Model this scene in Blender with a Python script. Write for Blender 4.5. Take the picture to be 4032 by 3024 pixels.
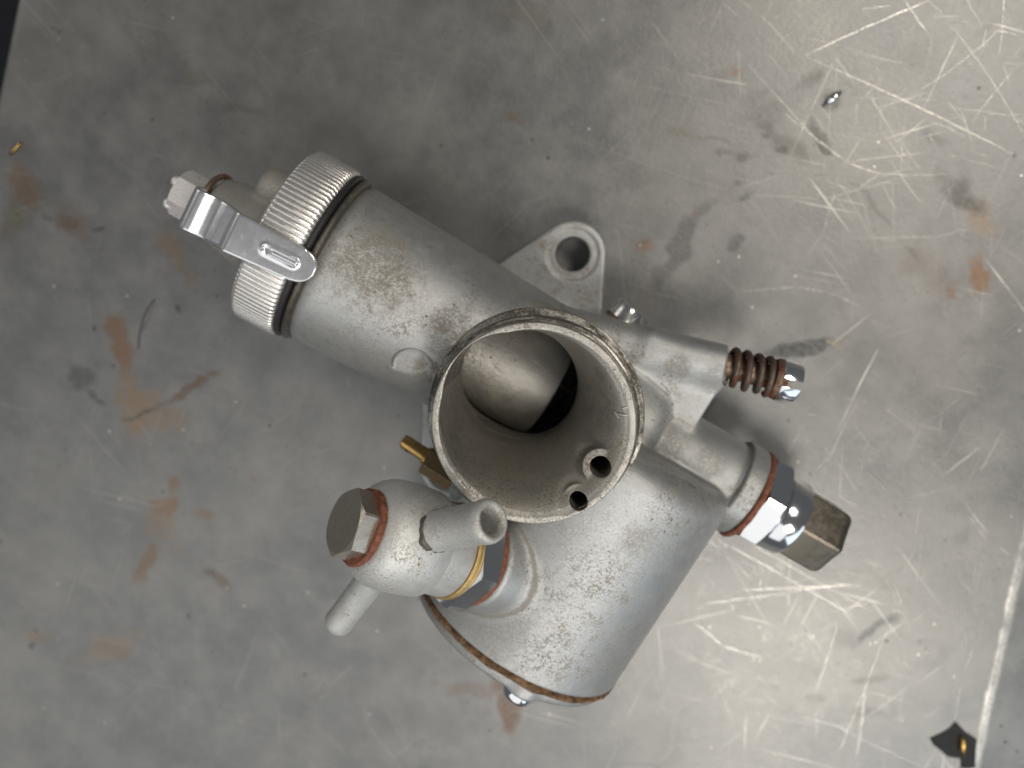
import bpy, bmesh, math, random
import numpy as np
from mathutils import Matrix, Vector

for o in list(bpy.data.objects):
    bpy.data.objects.remove(o)
scene = bpy.context.scene
MM = 0.001
R = math.radians
random.seed(7)
rng = np.random.default_rng(11)

# ---------------------------------------------------------------- camera
cam = bpy.data.cameras.new('camera')
cam.sensor_width = 36.0
cam.lens = 25.99
cam.clip_start = 0.005
cam.clip_end = 20.0
cam.dof.use_dof = True
cam.dof.focus_distance = 0.1455
cam.dof.aperture_fstop = 10.5
camo = bpy.data.objects.new('camera', cam)
scene.collection.objects.link(camo)
camo.matrix_world = Matrix(((0.86602540, -0.5, 0.0, -0.00184),
                            (0.49314280, 0.85414839, 0.16504761, 0.02916),
                            (-0.08252380, -0.14293542, 0.98628560, 0.20951),
                            (0, 0, 0, 1)))
scene.camera = camo

# ---------------------------------------------------------------- world, lamps, exposure
world = bpy.data.worlds.new('World')
scene.world = world
world.use_nodes = True
wb = world.node_tree.nodes['Background']
wb.inputs['Color'].default_value = (0.93, 0.97, 1.0, 1)
wb.inputs['Strength'].default_value = 0.10

def area(name, loc, target, sx, sy, power, color):
    l = bpy.data.lights.new(name, 'AREA')
    l.shape = 'RECTANGLE'
    l.size, l.size_y = sx, sy
    l.energy = power
    l.color = color
    o = bpy.data.objects.new(name, l)
    scene.collection.objects.link(o)
    o.location = loc
    d = Vector(target) - Vector(loc)
    o.rotation_euler = d.to_track_quat('-Z', 'Y').to_euler()
    return o
# workshop tubes on the ceiling: two warm ones whose reflections lie on the right of the sheet, a softer one behind
area('ceiling_lamp', (0.44, 0.88, 1.5), (0, 0, 0), 0.40, 0.40, 12.0, (1.0, 0.91, 0.80))
area('ceiling_lamp', (0.80, -0.44, 1.5), (0, 0, 0), 0.42, 0.52, 12.0, (1.0, 0.92, 0.82))
area('skylight', (-0.05, -1.15, 1.35), (0, 0, 0.03), 2.2, 1.7, 11.5, (1.0, 0.99, 0.97))
area('side_light', (-1.5, 0.25, 0.75), (0, 0, 0.03), 0.9, 0.7, 2.2, (1.0, 0.95, 0.88))  # fill lamp added on the left to brighten the bolt face, no window known
area('side_light', (1.45, -0.55, 0.75), (0, 0, 0.03), 1.5, 0.9, 5.5, (0.78, 0.89, 1.0))  # cool daylight from a window on the right

scene.view_settings.view_transform = 'Standard'
scene.view_settings.look = 'None'
scene.view_settings.exposure = 0.0
scene.view_settings.gamma = 1.0
scene.cycles.use_denoising = True
scene.cycles.max_bounces = 8

# ---------------------------------------------------------------- material helpers
class NT:
    def __init__(self, name):
        self.m = bpy.data.materials.new(name)
        self.m.use_nodes = True
        self.t = self.m.node_tree
        self.b = self.t.nodes['Principled BSDF']
        self._co = None
    def new(self, typ, **kw):
        n = self.t.nodes.new(typ)
        for k, v in kw.items():
            setattr(n, k, v)
        return n
    def put(self, sock, v):
        if isinstance(v, bpy.types.NodeSocket):
            self.t.links.new(v, sock)
        else:
            if sock.type == 'RGBA' and len(v) == 3:
                v = (*v, 1)
            sock.default_value = v
    def co(self):                                       # object coordinates in millimetres
        if self._co is None:
            c = self.new('ShaderNodeTexCoord').outputs['Object']
            n = self.new('ShaderNodeVectorMath', operation='SCALE')
            self.put(n.inputs[0], c)
            n.inputs['Scale'].default_value = 1000.0
            self._co = n.outputs[0]
        return self._co
    def math(self, op, a, b=0.0, c=0.0, clamp=False):
        n = self.new('ShaderNodeMath', operation=op, use_clamp=clamp)
        self.put(n.inputs[0], a); self.put(n.inputs[1], b); self.put(n.inputs[2], c)
        return n.outputs[0]
    def vmath(self, op, a, b=(0, 0, 0), s=None):
        n = self.new('ShaderNodeVectorMath', operation=op)
        self.put(n.inputs[0], a); self.put(n.inputs[1], b)
        if s is not None:
            self.put(n.inputs['Scale'], s)
        return n.outputs['Value'] if op in ('DOT_PRODUCT', 'LENGTH', 'DISTANCE') else n.outputs[0]
    def noise(self, scale, detail=4.0, rough=0.6, co=None, dist=0.0, color=False):
        n = self.new('ShaderNodeTexNoise')
        self.put(n.inputs['Vector'], co if co is not None else self.co())
        n.inputs['Scale'].default_value = scale
        n.inputs['Detail'].default_value = detail
        n.inputs['Roughness'].default_value = rough
        n.inputs['Distortion'].default_value = dist
        return n.outputs['Color' if color else 'Fac']
    def voronoi(self, scale, co=None, feature='F1', rnd=1.0):
        n = self.new('ShaderNodeTexVoronoi', feature=feature)
        self.put(n.inputs['Vector'], co if co is not None else self.co())
        n.inputs['Scale'].default_value = scale
        n.inputs['Randomness'].default_value = rnd
        return n.outputs['Distance']
    def step(self, v, lo, hi, a=0.0, b=1.0):
        n = self.new('ShaderNodeMapRange', interpolation_type='SMOOTHSTEP', clamp=True)
        self.put(n.inputs[0], v)
        n.inputs[1].default_value = lo; n.inputs[2].default_value = hi
        n.inputs[3].default_value = a; n.inputs[4].default_value = b
        return n.outputs[0]
    def mix(self, fac, a, b):
        n = self.new('ShaderNodeMix', data_type='RGBA')
        self.put(n.inputs[0], fac); self.put(n.inputs[6], a); self.put(n.inputs[7], b)
        return n.outputs[2]
    def mixf(self, fac, a, b):
        n = self.new('ShaderNodeMix', data_type='FLOAT')
        self.put(n.inputs[0], fac); self.put(n.inputs[2], a); self.put(n.inputs[3], b)
        return n.outputs[0]
    def bump(self, h, strength, dist=0.0002):
        n = self.new('ShaderNodeBump')
        n.inputs['Strength'].default_value = strength
        n.inputs['Distance'].default_value = dist
        self.put(n.inputs['Height'], h)
        self.put(self.b.inputs['Normal'], n.outputs[0])
    def out(self, color, rough, metal):
        self.put(self.b.inputs['Base Color'], color)
        self.put(self.b.inputs['Roughness'], rough)
        self.put(self.b.inputs['Metallic'], metal)
        return self.m

def spot(n, c, r, amp=0.5, scale=0.35):                 # a noisy round patch of dirt round a point (mm)
    d = n.vmath('DISTANCE', n.co(), c)
    v = n.math('ADD', n.math('DIVIDE', d, r), n.math('MULTIPLY', n.math('SUBTRACT', n.noise(scale, 6, 0.7), 0.5), 2 * amp))
    return n.step(v, 1.15, 0.45)

def cast_metal(name, base, rough=0.42, metal=0.78, grime=0.5, spots=(), pore=0.75, plim=(0.63, 0.70)):
    n = NT(name)
    big = n.noise(0.055, 5, 0.62)
    mid = n.noise(0.32, 6, 0.7, dist=0.6)
    fine = n.noise(2.2, 6, 0.8)
    grain = n.noise(5.5, 3, 0.6)
    col = n.mix(n.step(mid, 0.3, 0.7), tuple(c * 0.90 for c in base), tuple(min(1, c * 1.07) for c in base))
    # dull olive film, broken up by fine noise
    film = n.math('MULTIPLY', n.step(big, 0.40, 0.60, 0.22, 1.0), n.step(n.math('ADD', n.math('MULTIPLY', mid, 0.7), n.math('MULTIPLY', fine, 1.25)), 0.93, 1.15))
    film = n.math('MULTIPLY', film, grime)
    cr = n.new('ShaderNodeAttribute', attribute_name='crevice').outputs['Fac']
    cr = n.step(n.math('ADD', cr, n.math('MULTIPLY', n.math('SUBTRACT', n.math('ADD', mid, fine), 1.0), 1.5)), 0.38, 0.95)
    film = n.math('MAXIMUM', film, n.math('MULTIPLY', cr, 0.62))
    for (c, r, k, amp) in spots:
        s = n.math('MULTIPLY', spot(n, c, r, amp), n.step(n.math('ADD', fine, n.math('MULTIPLY', mid, 0.5)), 0.61, 0.86))
        film = n.math('MAXIMUM', film, n.math('MULTIPLY', s, k))
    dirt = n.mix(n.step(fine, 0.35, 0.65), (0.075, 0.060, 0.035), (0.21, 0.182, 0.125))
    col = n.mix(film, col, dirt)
    # dark pores and specks
    pores = n.math('MULTIPLY', n.step(n.noise(2.8, 3, 0.6), *plim), n.step(n.noise(0.14, 3, 0.6), 0.40, 0.62))
    specks = n.math('MULTIPLY', n.step(n.voronoi(0.55), 0.17, 0.10), n.step(n.noise(0.11, 2, 0.5), 0.5, 0.6))
    blk = n.math('MAXIMUM', n.math('MULTIPLY', pores, pore), n.math('MULTIPLY', specks, 0.7))
    col = n.mix(blk, col, (0.06, 0.05, 0.04))
    # fine scuffs that lighten the surface
    st = n.vmath('MULTIPLY', n.vmath('ADD', n.co(), n.vmath('SCALE', n.noise(0.08, 2, 0.5, color=True), s=14.0)), (0.12, 2.4, 0.5))
    sc = n.math('MULTIPLY', n.step(n.noise(1.0, 3, 0.6, co=st), 0.70, 0.76), n.step(n.noise(0.13, 2, 0.5), 0.5, 0.6))
    col = n.mix(n.math('MULTIPLY', sc, 0.45), col, (0.80, 0.79, 0.76))
    rg = n.math('ADD', n.math('MULTIPLY', n.math('SUBTRACT', mid, 0.5), 0.22), rough)
    rg = n.mixf(film, rg, 0.72)
    mt = n.mixf(n.math('MAXIMUM', film, blk), metal, 0.1)
    h = n.math('ADD', n.math('MULTIPLY', grain, 0.35), n.math('ADD', n.math('MULTIPLY', fine, 0.5), n.math('MULTIPLY', mid, 0.5)))
    h = n.math('SUBTRACT', h, n.math('MULTIPLY', blk, 0.5))
    n.bump(h, 0.6, 0.00026)
    return n.out(col, rg, mt)

def plated(name, base, rough, metal=1.0, rust=0.0, rustcol=(0.16, 0.055, 0.02), haze=0.25, bump=0.06, rvar=1.0):
    n = NT(name)
    mid = n.noise(0.45, 6, 0.7)
    fine = n.noise(2.2, 5, 0.7)
    col = n.mix(n.math('MULTIPLY', n.step(mid, 0.45, 0.7), haze), base, tuple(c * 0.55 for c in base))
    rg = n.math('ADD', rough, n.math('MULTIPLY', n.step(mid, 0.4, 0.75), (0.12 + rough * 0.3) * rvar))
    mt = metal
    if rust:
        f = n.step(n.math('ADD', mid, n.math('MULTIPLY', fine, 0.35)), 0.86 - 0.35 * rust, 0.98 - 0.35 * rust)
        rc = n.mix(n.step(fine, 0.35, 0.65), tuple(c * 0.45 for c in rustcol), tuple(c * 1.6 for c in rustcol))
        col = n.mix(f, col, rc)
        rg = n.mixf(f, rg, 0.8)
        mt = n.mixf(f, metal, 0.05)
    n.bump(n.math('ADD', mid, n.math('MULTIPLY', fine, 0.5)), bump, 0.0002)
    return n.out(col, rg, mt)

def plain(name, base, rough, metal=0.0, var=0.3, scale=0.9, bump=0.35):
    n = NT(name)
    a = n.noise(scale, 6, 0.7)
    b = n.noise(scale * 4, 4, 0.65)
    col = n.mix(n.step(n.math('ADD', a, n.math('MULTIPLY', b, 0.4)), 0.5, 0.9), tuple(c * (1 - var) for c in base), tuple(min(1, c * (1 + var)) for c in base))
    n.bump(n.math('ADD', a, b), bump, 0.00025)
    return n.out(col, rough, metal)

BODY = (0.425, 0.44, 0.444)
M = {}
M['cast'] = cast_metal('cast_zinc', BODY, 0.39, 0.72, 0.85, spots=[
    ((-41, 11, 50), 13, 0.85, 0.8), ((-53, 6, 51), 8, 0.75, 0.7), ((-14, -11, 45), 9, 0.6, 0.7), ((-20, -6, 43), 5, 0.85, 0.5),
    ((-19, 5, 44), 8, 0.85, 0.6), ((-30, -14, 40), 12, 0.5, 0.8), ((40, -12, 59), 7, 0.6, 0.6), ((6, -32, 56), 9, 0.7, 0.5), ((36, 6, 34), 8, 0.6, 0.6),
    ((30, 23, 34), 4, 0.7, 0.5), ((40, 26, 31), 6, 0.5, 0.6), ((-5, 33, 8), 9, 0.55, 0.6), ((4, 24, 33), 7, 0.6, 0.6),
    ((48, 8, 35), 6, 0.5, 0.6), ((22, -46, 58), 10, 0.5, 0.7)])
M['bell'] = cast_metal('cast_zinc_intake', (0.30, 0.29, 0.265), 0.40, 0.68, 1.0, spots=[
    ((-6, -8, 52), 9, 0.7, 0.6), ((8, -15, 52), 10, 0.75, 0.6), ((20, -6, 58), 6, 0.6, 0.6), ((6, 22, 57), 12, 0.7, 0.5), ((8, -19, 60), 8, 0.65, 0.7)], pore=0.9, plim=(0.56, 0.64))
M['rim'] = cast_metal('worn_rim', (0.47, 0.46, 0.43), 0.34, 0.75, 0.95, pore=0.85, plim=(0.57, 0.64))
M['thread'] = cast_metal('grimy_thread', (0.20, 0.19, 0.17), 0.34, 0.75, 0.9, pore=0.9, plim=(0.58, 0.66))
def thread_metal():
    n = NT('turned_grimy_thread')
    ring_ = n.noise(1.0, 3, 0.6, co=n.vmath('MULTIPLY', n.co(), (0.10, 0.10, 3.4)))
    fine = n.noise(2.0, 6, 0.8)
    v = n.math('ADD', ring_, n.math('MULTIPLY', n.math('SUBTRACT', fine, 0.5), 0.8))
    col = n.mix(n.step(v, 0.38, 0.68), (0.060, 0.052, 0.040), (0.44, 0.43, 0.40))
    n.bump(n.math('ADD', ring_, n.math('MULTIPLY', fine, 0.4)), 0.6, 0.0003)
    return n.out(col, n.step(v, 0.3, 0.7, 0.6, 0.3), n.step(v, 0.35, 0.6, 0.3, 0.9))
M['thread'] = thread_metal()
M['banjo'] = cast_metal('cast_zinc_banjo', (0.64, 0.655, 0.645), 0.46, 0.62, 0.75, spots=[
    ((-4, -28, 66), 4, 0.6, 0.5), ((7.6, -16.6, 79.3), 4.6, 0.85, 0.6), ((-2.5, -29.5, 66.5), 4.5, 0.7, 0.6), ((-22, -52, 52), 9, 0.35, 0.8), ((-8, -38, 66), 8, 0.35, 0.7)])
M['slide'] = cast_metal('worn_slide', (0.30, 0.295, 0.28), 0.36, 0.75, 0.9, spots=[((4, -5, 36), 8, 0.4, 0.7)])
M['cap'] = cast_metal('cast_cap', (0.36, 0.36, 0.34), 0.48, 0.5, 0.8)
M['lip'] = cast_metal('grimy_lip', (0.10, 0.095, 0.085), 0.32, 0.6, 0.7)
M['chrome'] = plated('bright_chrome', (0.84, 0.85, 0.87), 0.11, haze=0.12, bump=0.0, rvar=0.3)
M['chrome_worn'] = plated('worn_chrome', (0.78, 0.77, 0.75), 0.16, haze=0.35, bump=0.03)
M['chrome_rust'] = plated('rusting_chrome', (0.80, 0.79, 0.79), 0.26, metal=0.55, rust=0.26, haze=0.4, bump=0.04)
M['clip'] = plated('brushed_spring_steel', (0.82, 0.83, 0.86), 0.22, metal=0.92, haze=0.10, bump=0.0, rvar=0.4)
M['knurl'] = plated('knurled_nickel', (0.84, 0.825, 0.80), 0.24, metal=0.85, haze=0.3, bump=0.0)
M['bolt'] = plated('dull_nickel_bolt', (0.50, 0.46, 0.39), 0.22, metal=0.8, rust=0.16, haze=0.5, bump=0.05)
M['dullhex'] = plated('dull_nickel_hex', (0.31, 0.28, 0.23), 0.28, rust=0.06, haze=0.5, bump=0.03)
M['brass'] = plated('tarnished_brass', (0.52, 0.34, 0.12), 0.27, haze=0.7, bump=0.10)
M['brass_dull'] = plated('dull_brass', (0.34, 0.25, 0.14), 0.42, metal=0.8, haze=0.6, bump=0.2)
M['yellow'] = plain('brass_washer_yellow', (0.46, 0.33, 0.14), 0.45, 0.6, 0.2)
M['fibre'] = plain('red_fibre', (0.20, 0.070, 0.038), 0.70, 0.0, 0.45, 0.8, 0.8)
M['rubber'] = plain('black_rubber', (0.018, 0.018, 0.019), 0.45, 0.0, 0.3)
M['rust'] = plated('rusty_steel', (0.22, 0.16, 0.12), 0.42, metal=0.7, rust=0.62, rustcol=(0.11, 0.038, 0.015), haze=0.5, bump=0.3)
M['spring'] = plated('dark_rusty_spring', (0.11, 0.085, 0.07), 0.40, metal=0.6, rust=0.5, rustcol=(0.085, 0.026, 0.010), haze=0.5, bump=0.35)
M['gasket'] = plain('torn_brown_gasket', (0.17, 0.10, 0.05), 0.85, 0.0, 0.65, 0.5, 0.9)
M['dark'] = plain('black_bore', (0.03, 0.03, 0.03), 0.6, 0.3)
M['black'] = plain('black_scrap', (0.009, 0.010, 0.012), 0.75, 0.0, 0.4, 0.8)
M['cloth'] = plain('dark_floor', (0.004, 0.005, 0.009), 0.9, 0.0, 0.3, 0.02)

# ---------------------------------------------------------------- object helpers
def link(name, me, mat, parent, smooth=True):
    o = bpy.data.objects.new(name, me)
    scene.collection.objects.link(o)
    if mat is not None:
        me.materials.append(mat)
    if parent is not None:
        o.parent = parent
    if smooth:
        me.polygons.foreach_set('use_smooth', np.ones(len(me.polygons), dtype=bool))
    return o

def mesh_np(name, verts, faces, mat, parent, normals=None, sharp=None):
    """verts in mm"""
    me = bpy.data.meshes.new(name)
    v = np.asarray(verts, dtype=np.float64) * MM
    me.from_pydata(v.tolist() if len(v) < 3000 else [], [], faces if len(v) < 3000 else [])
    if len(v) >= 3000:
        f = np.asarray(faces, dtype=np.int32)
        k = f.shape[1]
        me.vertices.add(len(v)); me.vertices.foreach_set('co', v.ravel())
        me.loops.add(f.size); me.loops.foreach_set('vertex_index', f.ravel())
        me.polygons.add(len(f))
        me.polygons.foreach_set('loop_start', np.arange(0, f.size, k, dtype=np.int32))
        me.polygons.foreach_set('loop_total', np.full(len(f), k, dtype=np.int32))
        me.update(calc_edges=True)
        me.validate()
    o = link(name, me, mat, parent)
    if normals is not None:
        me.normals_split_custom_set_from_vertices(np.asarray(normals).tolist())
    elif sharp is not None:
        me.set_sharp_from_angle(angle=R(sharp))
    return o

def frame(axis, ref=(0, 0, 1)):
    a = np.array(axis, float); a /= np.linalg.norm(a)
    r = np.array(ref, float); r = r - (r @ a) * a; r /= np.linalg.norm(r)
    return a, r, np.cross(a, r)                         # axis, 'up', 'side'

def lathe(name, mat, parent, p0, axis, prof, n=96, sharp=32, ref=(0, 0, 1), rad=None):
    """prof: (distance along axis, radius); rad(theta, i) optional factor"""
    a, u, w = frame(axis, ref)
    q = np.linspace(0, 2 * np.pi, n, endpoint=False)
    cs = np.cos(q)[:, None] * u + np.sin(q)[:, None] * w
    V = []
    for i, (s, r) in enumerate(prof):
        rr = np.full(n, r) if rad is None else r * rad(q, i)
        V.append(np.array(p0) + s * a + rr[:, None] * cs)
    V = np.concatenate(V)
    m = len(prof)
    F = []
    for i in range(m - 1):
        j = np.arange(n); k = (j + 1) % n
        F.append(np.stack([i * n + j, i * n + k, (i + 1) * n + k, (i + 1) * n + j], 1))
    F = np.concatenate(F)
    # orientation: outward when going along +axis
    return mesh_np(name, V, F.tolist() if len(V) < 3000 else F, mat, parent, sharp=sharp)

def hexprism(name, mat, parent, p0, axis, s0, s1, rc, rot=0.0, cham=(0, 0), hole=0.0, ref=(0, 0, 1), sub=14, round_end=0.0, sides=6):
    """hexagonal nut or bolt head; rc corner radius, chamfered by intersecting with a cone at either end"""
    ap = rc * math.cos(math.pi / sides)
    n = sides * sub
    q = np.linspace(0, 2 * np.pi, n, endpoint=False)
    loc = (q - rot + math.pi / sides) % (2 * math.pi / sides) - math.pi / sides
    hexr = np.minimum(ap / np.cos(loc), rc * 0.992)
    a, u, w = frame(axis, ref)
    cs = np.cos(q)[:, None] * u + np.sin(q)[:, None] * w
    rings = []
    L = s1 - s0
    def ring(s, r):
        rings.append(np.array(p0) + s[:, None] * a + r[:, None] * cs)
    one = np.ones(n)
    c0, c1 = cham
    ring(one * s0, one * hole)
    if c0:
        ring(one * s0, np.minimum(hexr, ap * 0.97))
        ring(s0 + np.maximum(0.02, (hexr - ap * 0.97) * c0), hexr)
    else:
        ring(one * s0, hexr)
    if round_end:
        ks = np.linspace(0, 1, 7)
        for k in ks:
            rr = hexr - round_end * (1 - math.cos(k * math.pi / 2)) 
            ring(one * (s1 - round_end * (1 - math.sin(k * math.pi / 2))), rr)
    elif c1:
        ring(s1 - np.maximum(0.02, (hexr - ap * 0.97) * c1), hexr)
        ring(one * s1, np.minimum(hexr, ap * 0.97))
    else:
        ring(one * s1, hexr)
    ring(one * s1, one * max(hole, 0.01))
    V = np.concatenate(rings)
    F = []
    for i in range(len(rings) - 1):
        j = np.arange(n); k = (j + 1) % n
        F.append(np.stack([i * n + j, i * n + k, (i + 1) * n + k, (i + 1) * n + j], 1))
    F = np.concatenate(F).tolist()
    return mesh_np(name, V, F, mat, parent, sharp=24)

def tube_path(name, mat, parent, pts, r, n=12, caps=True):
    P = np.array(pts, float)
    T = np.gradient(P, axis=0); T /= np.linalg.norm(T, axis=1)[:, None]
    r = np.full(len(P), r) if np.isscalar(r) else np.array(r)
    up = np.array([0, 0, 1.0]) if abs(T[0][2]) < 0.9 else np.array([1.0, 0, 0])
    u = up - (up @ T[0]) * T[0]; u /= np.linalg.norm(u)
    V = []
    q = np.linspace(0, 2 * np.pi, n, endpoint=False)
    for i in range(len(P)):
        u = u - (u @ T[i]) * T[i]; u /= np.linalg.norm(u)
        w = np.cross(T[i], u)
        V.append(P[i] + r[i] * (np.cos(q)[:, None] * u + np.sin(q)[:, None] * w))
    V = np.concatenate(V)
    F = []
    for i in range(len(P) - 1):
        for j in range(n):
            k = (j + 1) % n
            F.append([i * n + j, i * n + k, (i + 1) * n + k, (i + 1) * n + j])
    if caps:
        c0 = len(V); V = np.concatenate([V, P[:1], P[-1:]])
        b = (len(P) - 1) * n
        for j in range(n):
            k = (j + 1) % n
            F.append([c0, k, j, j]); F.append([c0 + 1, b + j, b + k, b + k])
        F = [f if f[2] != f[3] else f[:3] for f in F]
    me = bpy.data.meshes.new(name)
    me.from_pydata((V * MM).tolist(), [], F)
    return link(name, me, mat, parent)

# ---------------------------------------------------------------- signed distance fields for the castings
def length2(a, b):
    return np.sqrt(a * a + b * b)
def smin(a, b, k):
    h = np.clip(0.5 + 0.5 * (b - a) / k, 0, 1)
    return b + (a - b) * h - k * h * (1 - h)
def smax(a, b, k):
    return -smin(-a, -b, k)

class Field:
    def __init__(self, lo, hi, h):
        self.lo = np.array(lo, float); self.h = h
        self.n = np.ceil((np.array(hi) - self.lo) / h).astype(int) + 1
        ax = [(self.lo[i] + h * np.arange(self.n[i])).astype(np.float32) for i in range(3)]
        self.X, self.Y, self.Z = ax[0][:, None, None], ax[1][None, :, None], ax[2][None, None, :]
    def cyl(self, p, axis, L, r0, r1=None, rnd=0.0):
        """capped cylinder or cone from p along axis over length L"""
        a = np.array(axis, float); a /= np.linalg.norm(a)
        x, y, z = self.X - p[0], self.Y - p[1], self.Z - p[2]
        t = x * a[0] + y * a[1] + z * a[2]
        rr = np.sqrt(np.maximum(x * x + y * y + z * z - t * t, 0))
        if r1 is None:
            r1 = r0
        rad = r0 + (r1 - r0) * np.clip(t / L, 0, 1)
        dx = (rr - rad) * math.cos(math.atan((r1 - r0) / L)) + rnd
        dy = np.abs(t - L / 2) - L / 2 + rnd
        return np.minimum(np.maximum(dx, dy), 0) + length2(np.maximum(dx, 0), np.maximum(dy, 0)) - rnd
    def box(self, c, half, rnd=0.0, rotz=0.0):
        x, y, z = self.X - c[0], self.Y - c[1], self.Z - c[2]
        cc, ss = math.cos(rotz), math.sin(rotz)
        x, y = x * cc + y * ss, -x * ss + y * cc
        dx, dy, dz = np.abs(x) - half[0] + rnd, np.abs(y) - half[1] + rnd, np.abs(z) - half[2] + rnd
        return np.minimum(np.maximum(np.maximum(dx, dy), dz), 0) + np.sqrt(np.maximum(dx, 0) ** 2 + np.maximum(dy, 0) ** 2 + np.maximum(dz, 0) ** 2) - rnd
    def surface(self, D):
        """naive surface nets -> verts (mm), quads, normals, grid cell of each vertex"""
        D = np.asarray(D, dtype=np.float32)
        S = D < 0
        nx, ny, nz = D.shape
        cnt = np.zeros((nx - 1, ny - 1, nz - 1), np.uint8)
        for dx in (0, 1):
            for dy in (0, 1):
                for dz in (0, 1):
                    cnt += S[dx:nx - 1 + dx, dy:ny - 1 + dy, dz:nz - 1 + dz]
        act = np.nonzero((cnt > 0) & (cnt < 8))
        idx = np.full(cnt.shape, -1, np.int32)
        idx[act] = np.arange(len(act[0]))
        I, J, K = act
        acc = np.zeros((len(I), 3)); w = np.zeros(len(I))
        def val(o):
            return D[I + o[0], J + o[1], K + o[2]].astype(float)
        corners = [(0, 0, 0), (1, 0, 0), (0, 1, 0), (1, 1, 0), (0, 0, 1), (1, 0, 1), (0, 1, 1), (1, 1, 1)]
        vals = {c: val(c) for c in corners}
        for ax in range(3):
            for c in corners:
                if c[ax]:
                    continue
                d = list(c); d[ax] = 1; d = tuple(d)
                v0, v1 = vals[c], vals[d]
                m = (v0 < 0) != (v1 < 0)
                t = np.where(m, v0 / np.where(m, v0 - v1, 1), 0)
                p = np.array(c, float)[None] + t[:, None] * (np.array(d) - np.array(c))[None]
                acc += p * m[:, None]; w += m
        loc = acc / w[:, None]
        # trilinear gradient at the vertex
        G = np.zeros((len(I), 3))
        fx, fy, fz = loc[:, 0], loc[:, 1], loc[:, 2]
        F = np.zeros(len(I))
        for c in corners:
            wx = fx if c[0] else 1 - fx; wy = fy if c[1] else 1 - fy; wz = fz if c[2] else 1 - fz
            v = vals[c]
            F += v * wx * wy * wz
            G[:, 0] += v * (1 if c[0] else -1) * wy * wz
            G[:, 1] += v * (1 if c[1] else -1) * wx * wz
            G[:, 2] += v * (1 if c[2] else -1) * wx * wy
        V = self.lo + (np.stack(act, 1) + loc) * self.h
        quads = []
        # x edges
        def edge(ax):
            a = S[:-1] != S[1:] if ax == 0 else (S[:, :-1] != S[:, 1:] if ax == 1 else S[:, :, :-1] != S[:, :, 1:])
            e = np.nonzero(a)
            e = np.stack(e, 1)
            b, c = (ax + 1) % 3, (ax + 2) % 3
            ok = (e[:, b] > 0) & (e[:, c] > 0) & (e[:, b] < D.shape[b] - 1) & (e[:, c] < D.shape[c] - 1)
            e = e[ok]
            inside = S[e[:, 0], e[:, 1], e[:, 2]]
            def cell(db, dc):
                g = e.copy(); g[:, b] -= db; g[:, c] -= dc
                return idx[g[:, 0], g[:, 1], g[:, 2]]
            q = np.stack([cell(1, 1), cell(0, 1), cell(0, 0), cell(1, 0)], 1)
            q[~inside] = q[~inside][:, ::-1]
            return q
        Q = np.concatenate([edge(0), edge(1), edge(2)])
        return V, Q, act, G
def gradient_normals(field, D, V):
    """normals from the field, sampled one cell either side (smoother than the cell gradient)"""
    g = (V - field.lo) / field.h
    def sample(p):
        p = np.clip(p, 0, np.array(D.shape) - 1.001)
        i = p.astype(int); f = p - i
        out = 0
        for a in (0, 1):
            for b in (0, 1):
                for c in (0, 1):
                    wgt = (f[:, 0] if a else 1 - f[:, 0]) * (f[:, 1] if b else 1 - f[:, 1]) * (f[:, 2] if c else 1 - f[:, 2])
                    out = out + wgt * D[i[:, 0] + a, i[:, 1] + b, i[:, 2] + c]
        return out
    e = 0.75
    N = np.stack([sample(g + e * np.eye(3)[k]) - sample(g - e * np.eye(3)[k]) for k in range(3)], 1)
    ln = np.linalg.norm(N, axis=1)[:, None]
    return N / np.where(ln > 1e-9, ln, 1)

def sub_mesh(name, V, Q, N, keep, mat, parent, crev=None):
    q = Q[keep]
    used, inv = np.unique(q, return_inverse=True)
    o = mesh_np(name, V[used], inv.reshape(q.shape), mat, parent, normals=N[used])
    if crev is not None:
        at_ = o.data.attributes.new('crevice', 'FLOAT', 'POINT')
        at_.data.foreach_set('value', crev[used].astype(np.float32))
    return o

# ================================================================= the carburettor
root = bpy.data.objects.new('carburettor', None)
scene.collection.objects.link(root)
root.empty_display_size = 0.02
root['label'] = 'old cast grey motorcycle carburettor with open intake mouth lying on the scratched metal sheet'
root['category'] = 'carburettor'

E0 = np.array([-58.5, 2.9, 31.0])                       # chamber axis at the knurled ring, pointing to the cap
EL = R(8.0)
e = np.array([-math.cos(EL), 0.0, math.sin(EL)])
def ax_at(x):                                           # chamber axis point at a given x
    return E0 + e * ((x - E0[0]) / e[0])
BW = np.array([-13.08, -34.56, 69.5])                     # banjo bolt washer centre
ba = np.array([-0.80, 0.03, 0.60]); ba /= np.linalg.norm(ba)
MC = np.array([5.9, -0.3])                              # mouth centre
TC = np.array([-0.5, 1.6])                              # throat centre
FC = np.array([30.0, 27.5]); FR = 29.2                  # float chamber axis (x, z)

def bell_profile(Z):
    """centre and radius of the tapering intake at height Z"""
    t = np.clip((63.7 - Z) / 22.0, 0, 1)
    g = 0.72 * (1 - np.sqrt(np.clip(1 - (1 - t) ** 2, 0, 1))) + 0.28 * (1 - t) ** 1.6
    return TC[0] + (MC[0] - TC[0]) * g, TC[1] + (MC[1] - TC[1]) * g, 13.7 + (19.1 - 13.7) * g

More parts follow.
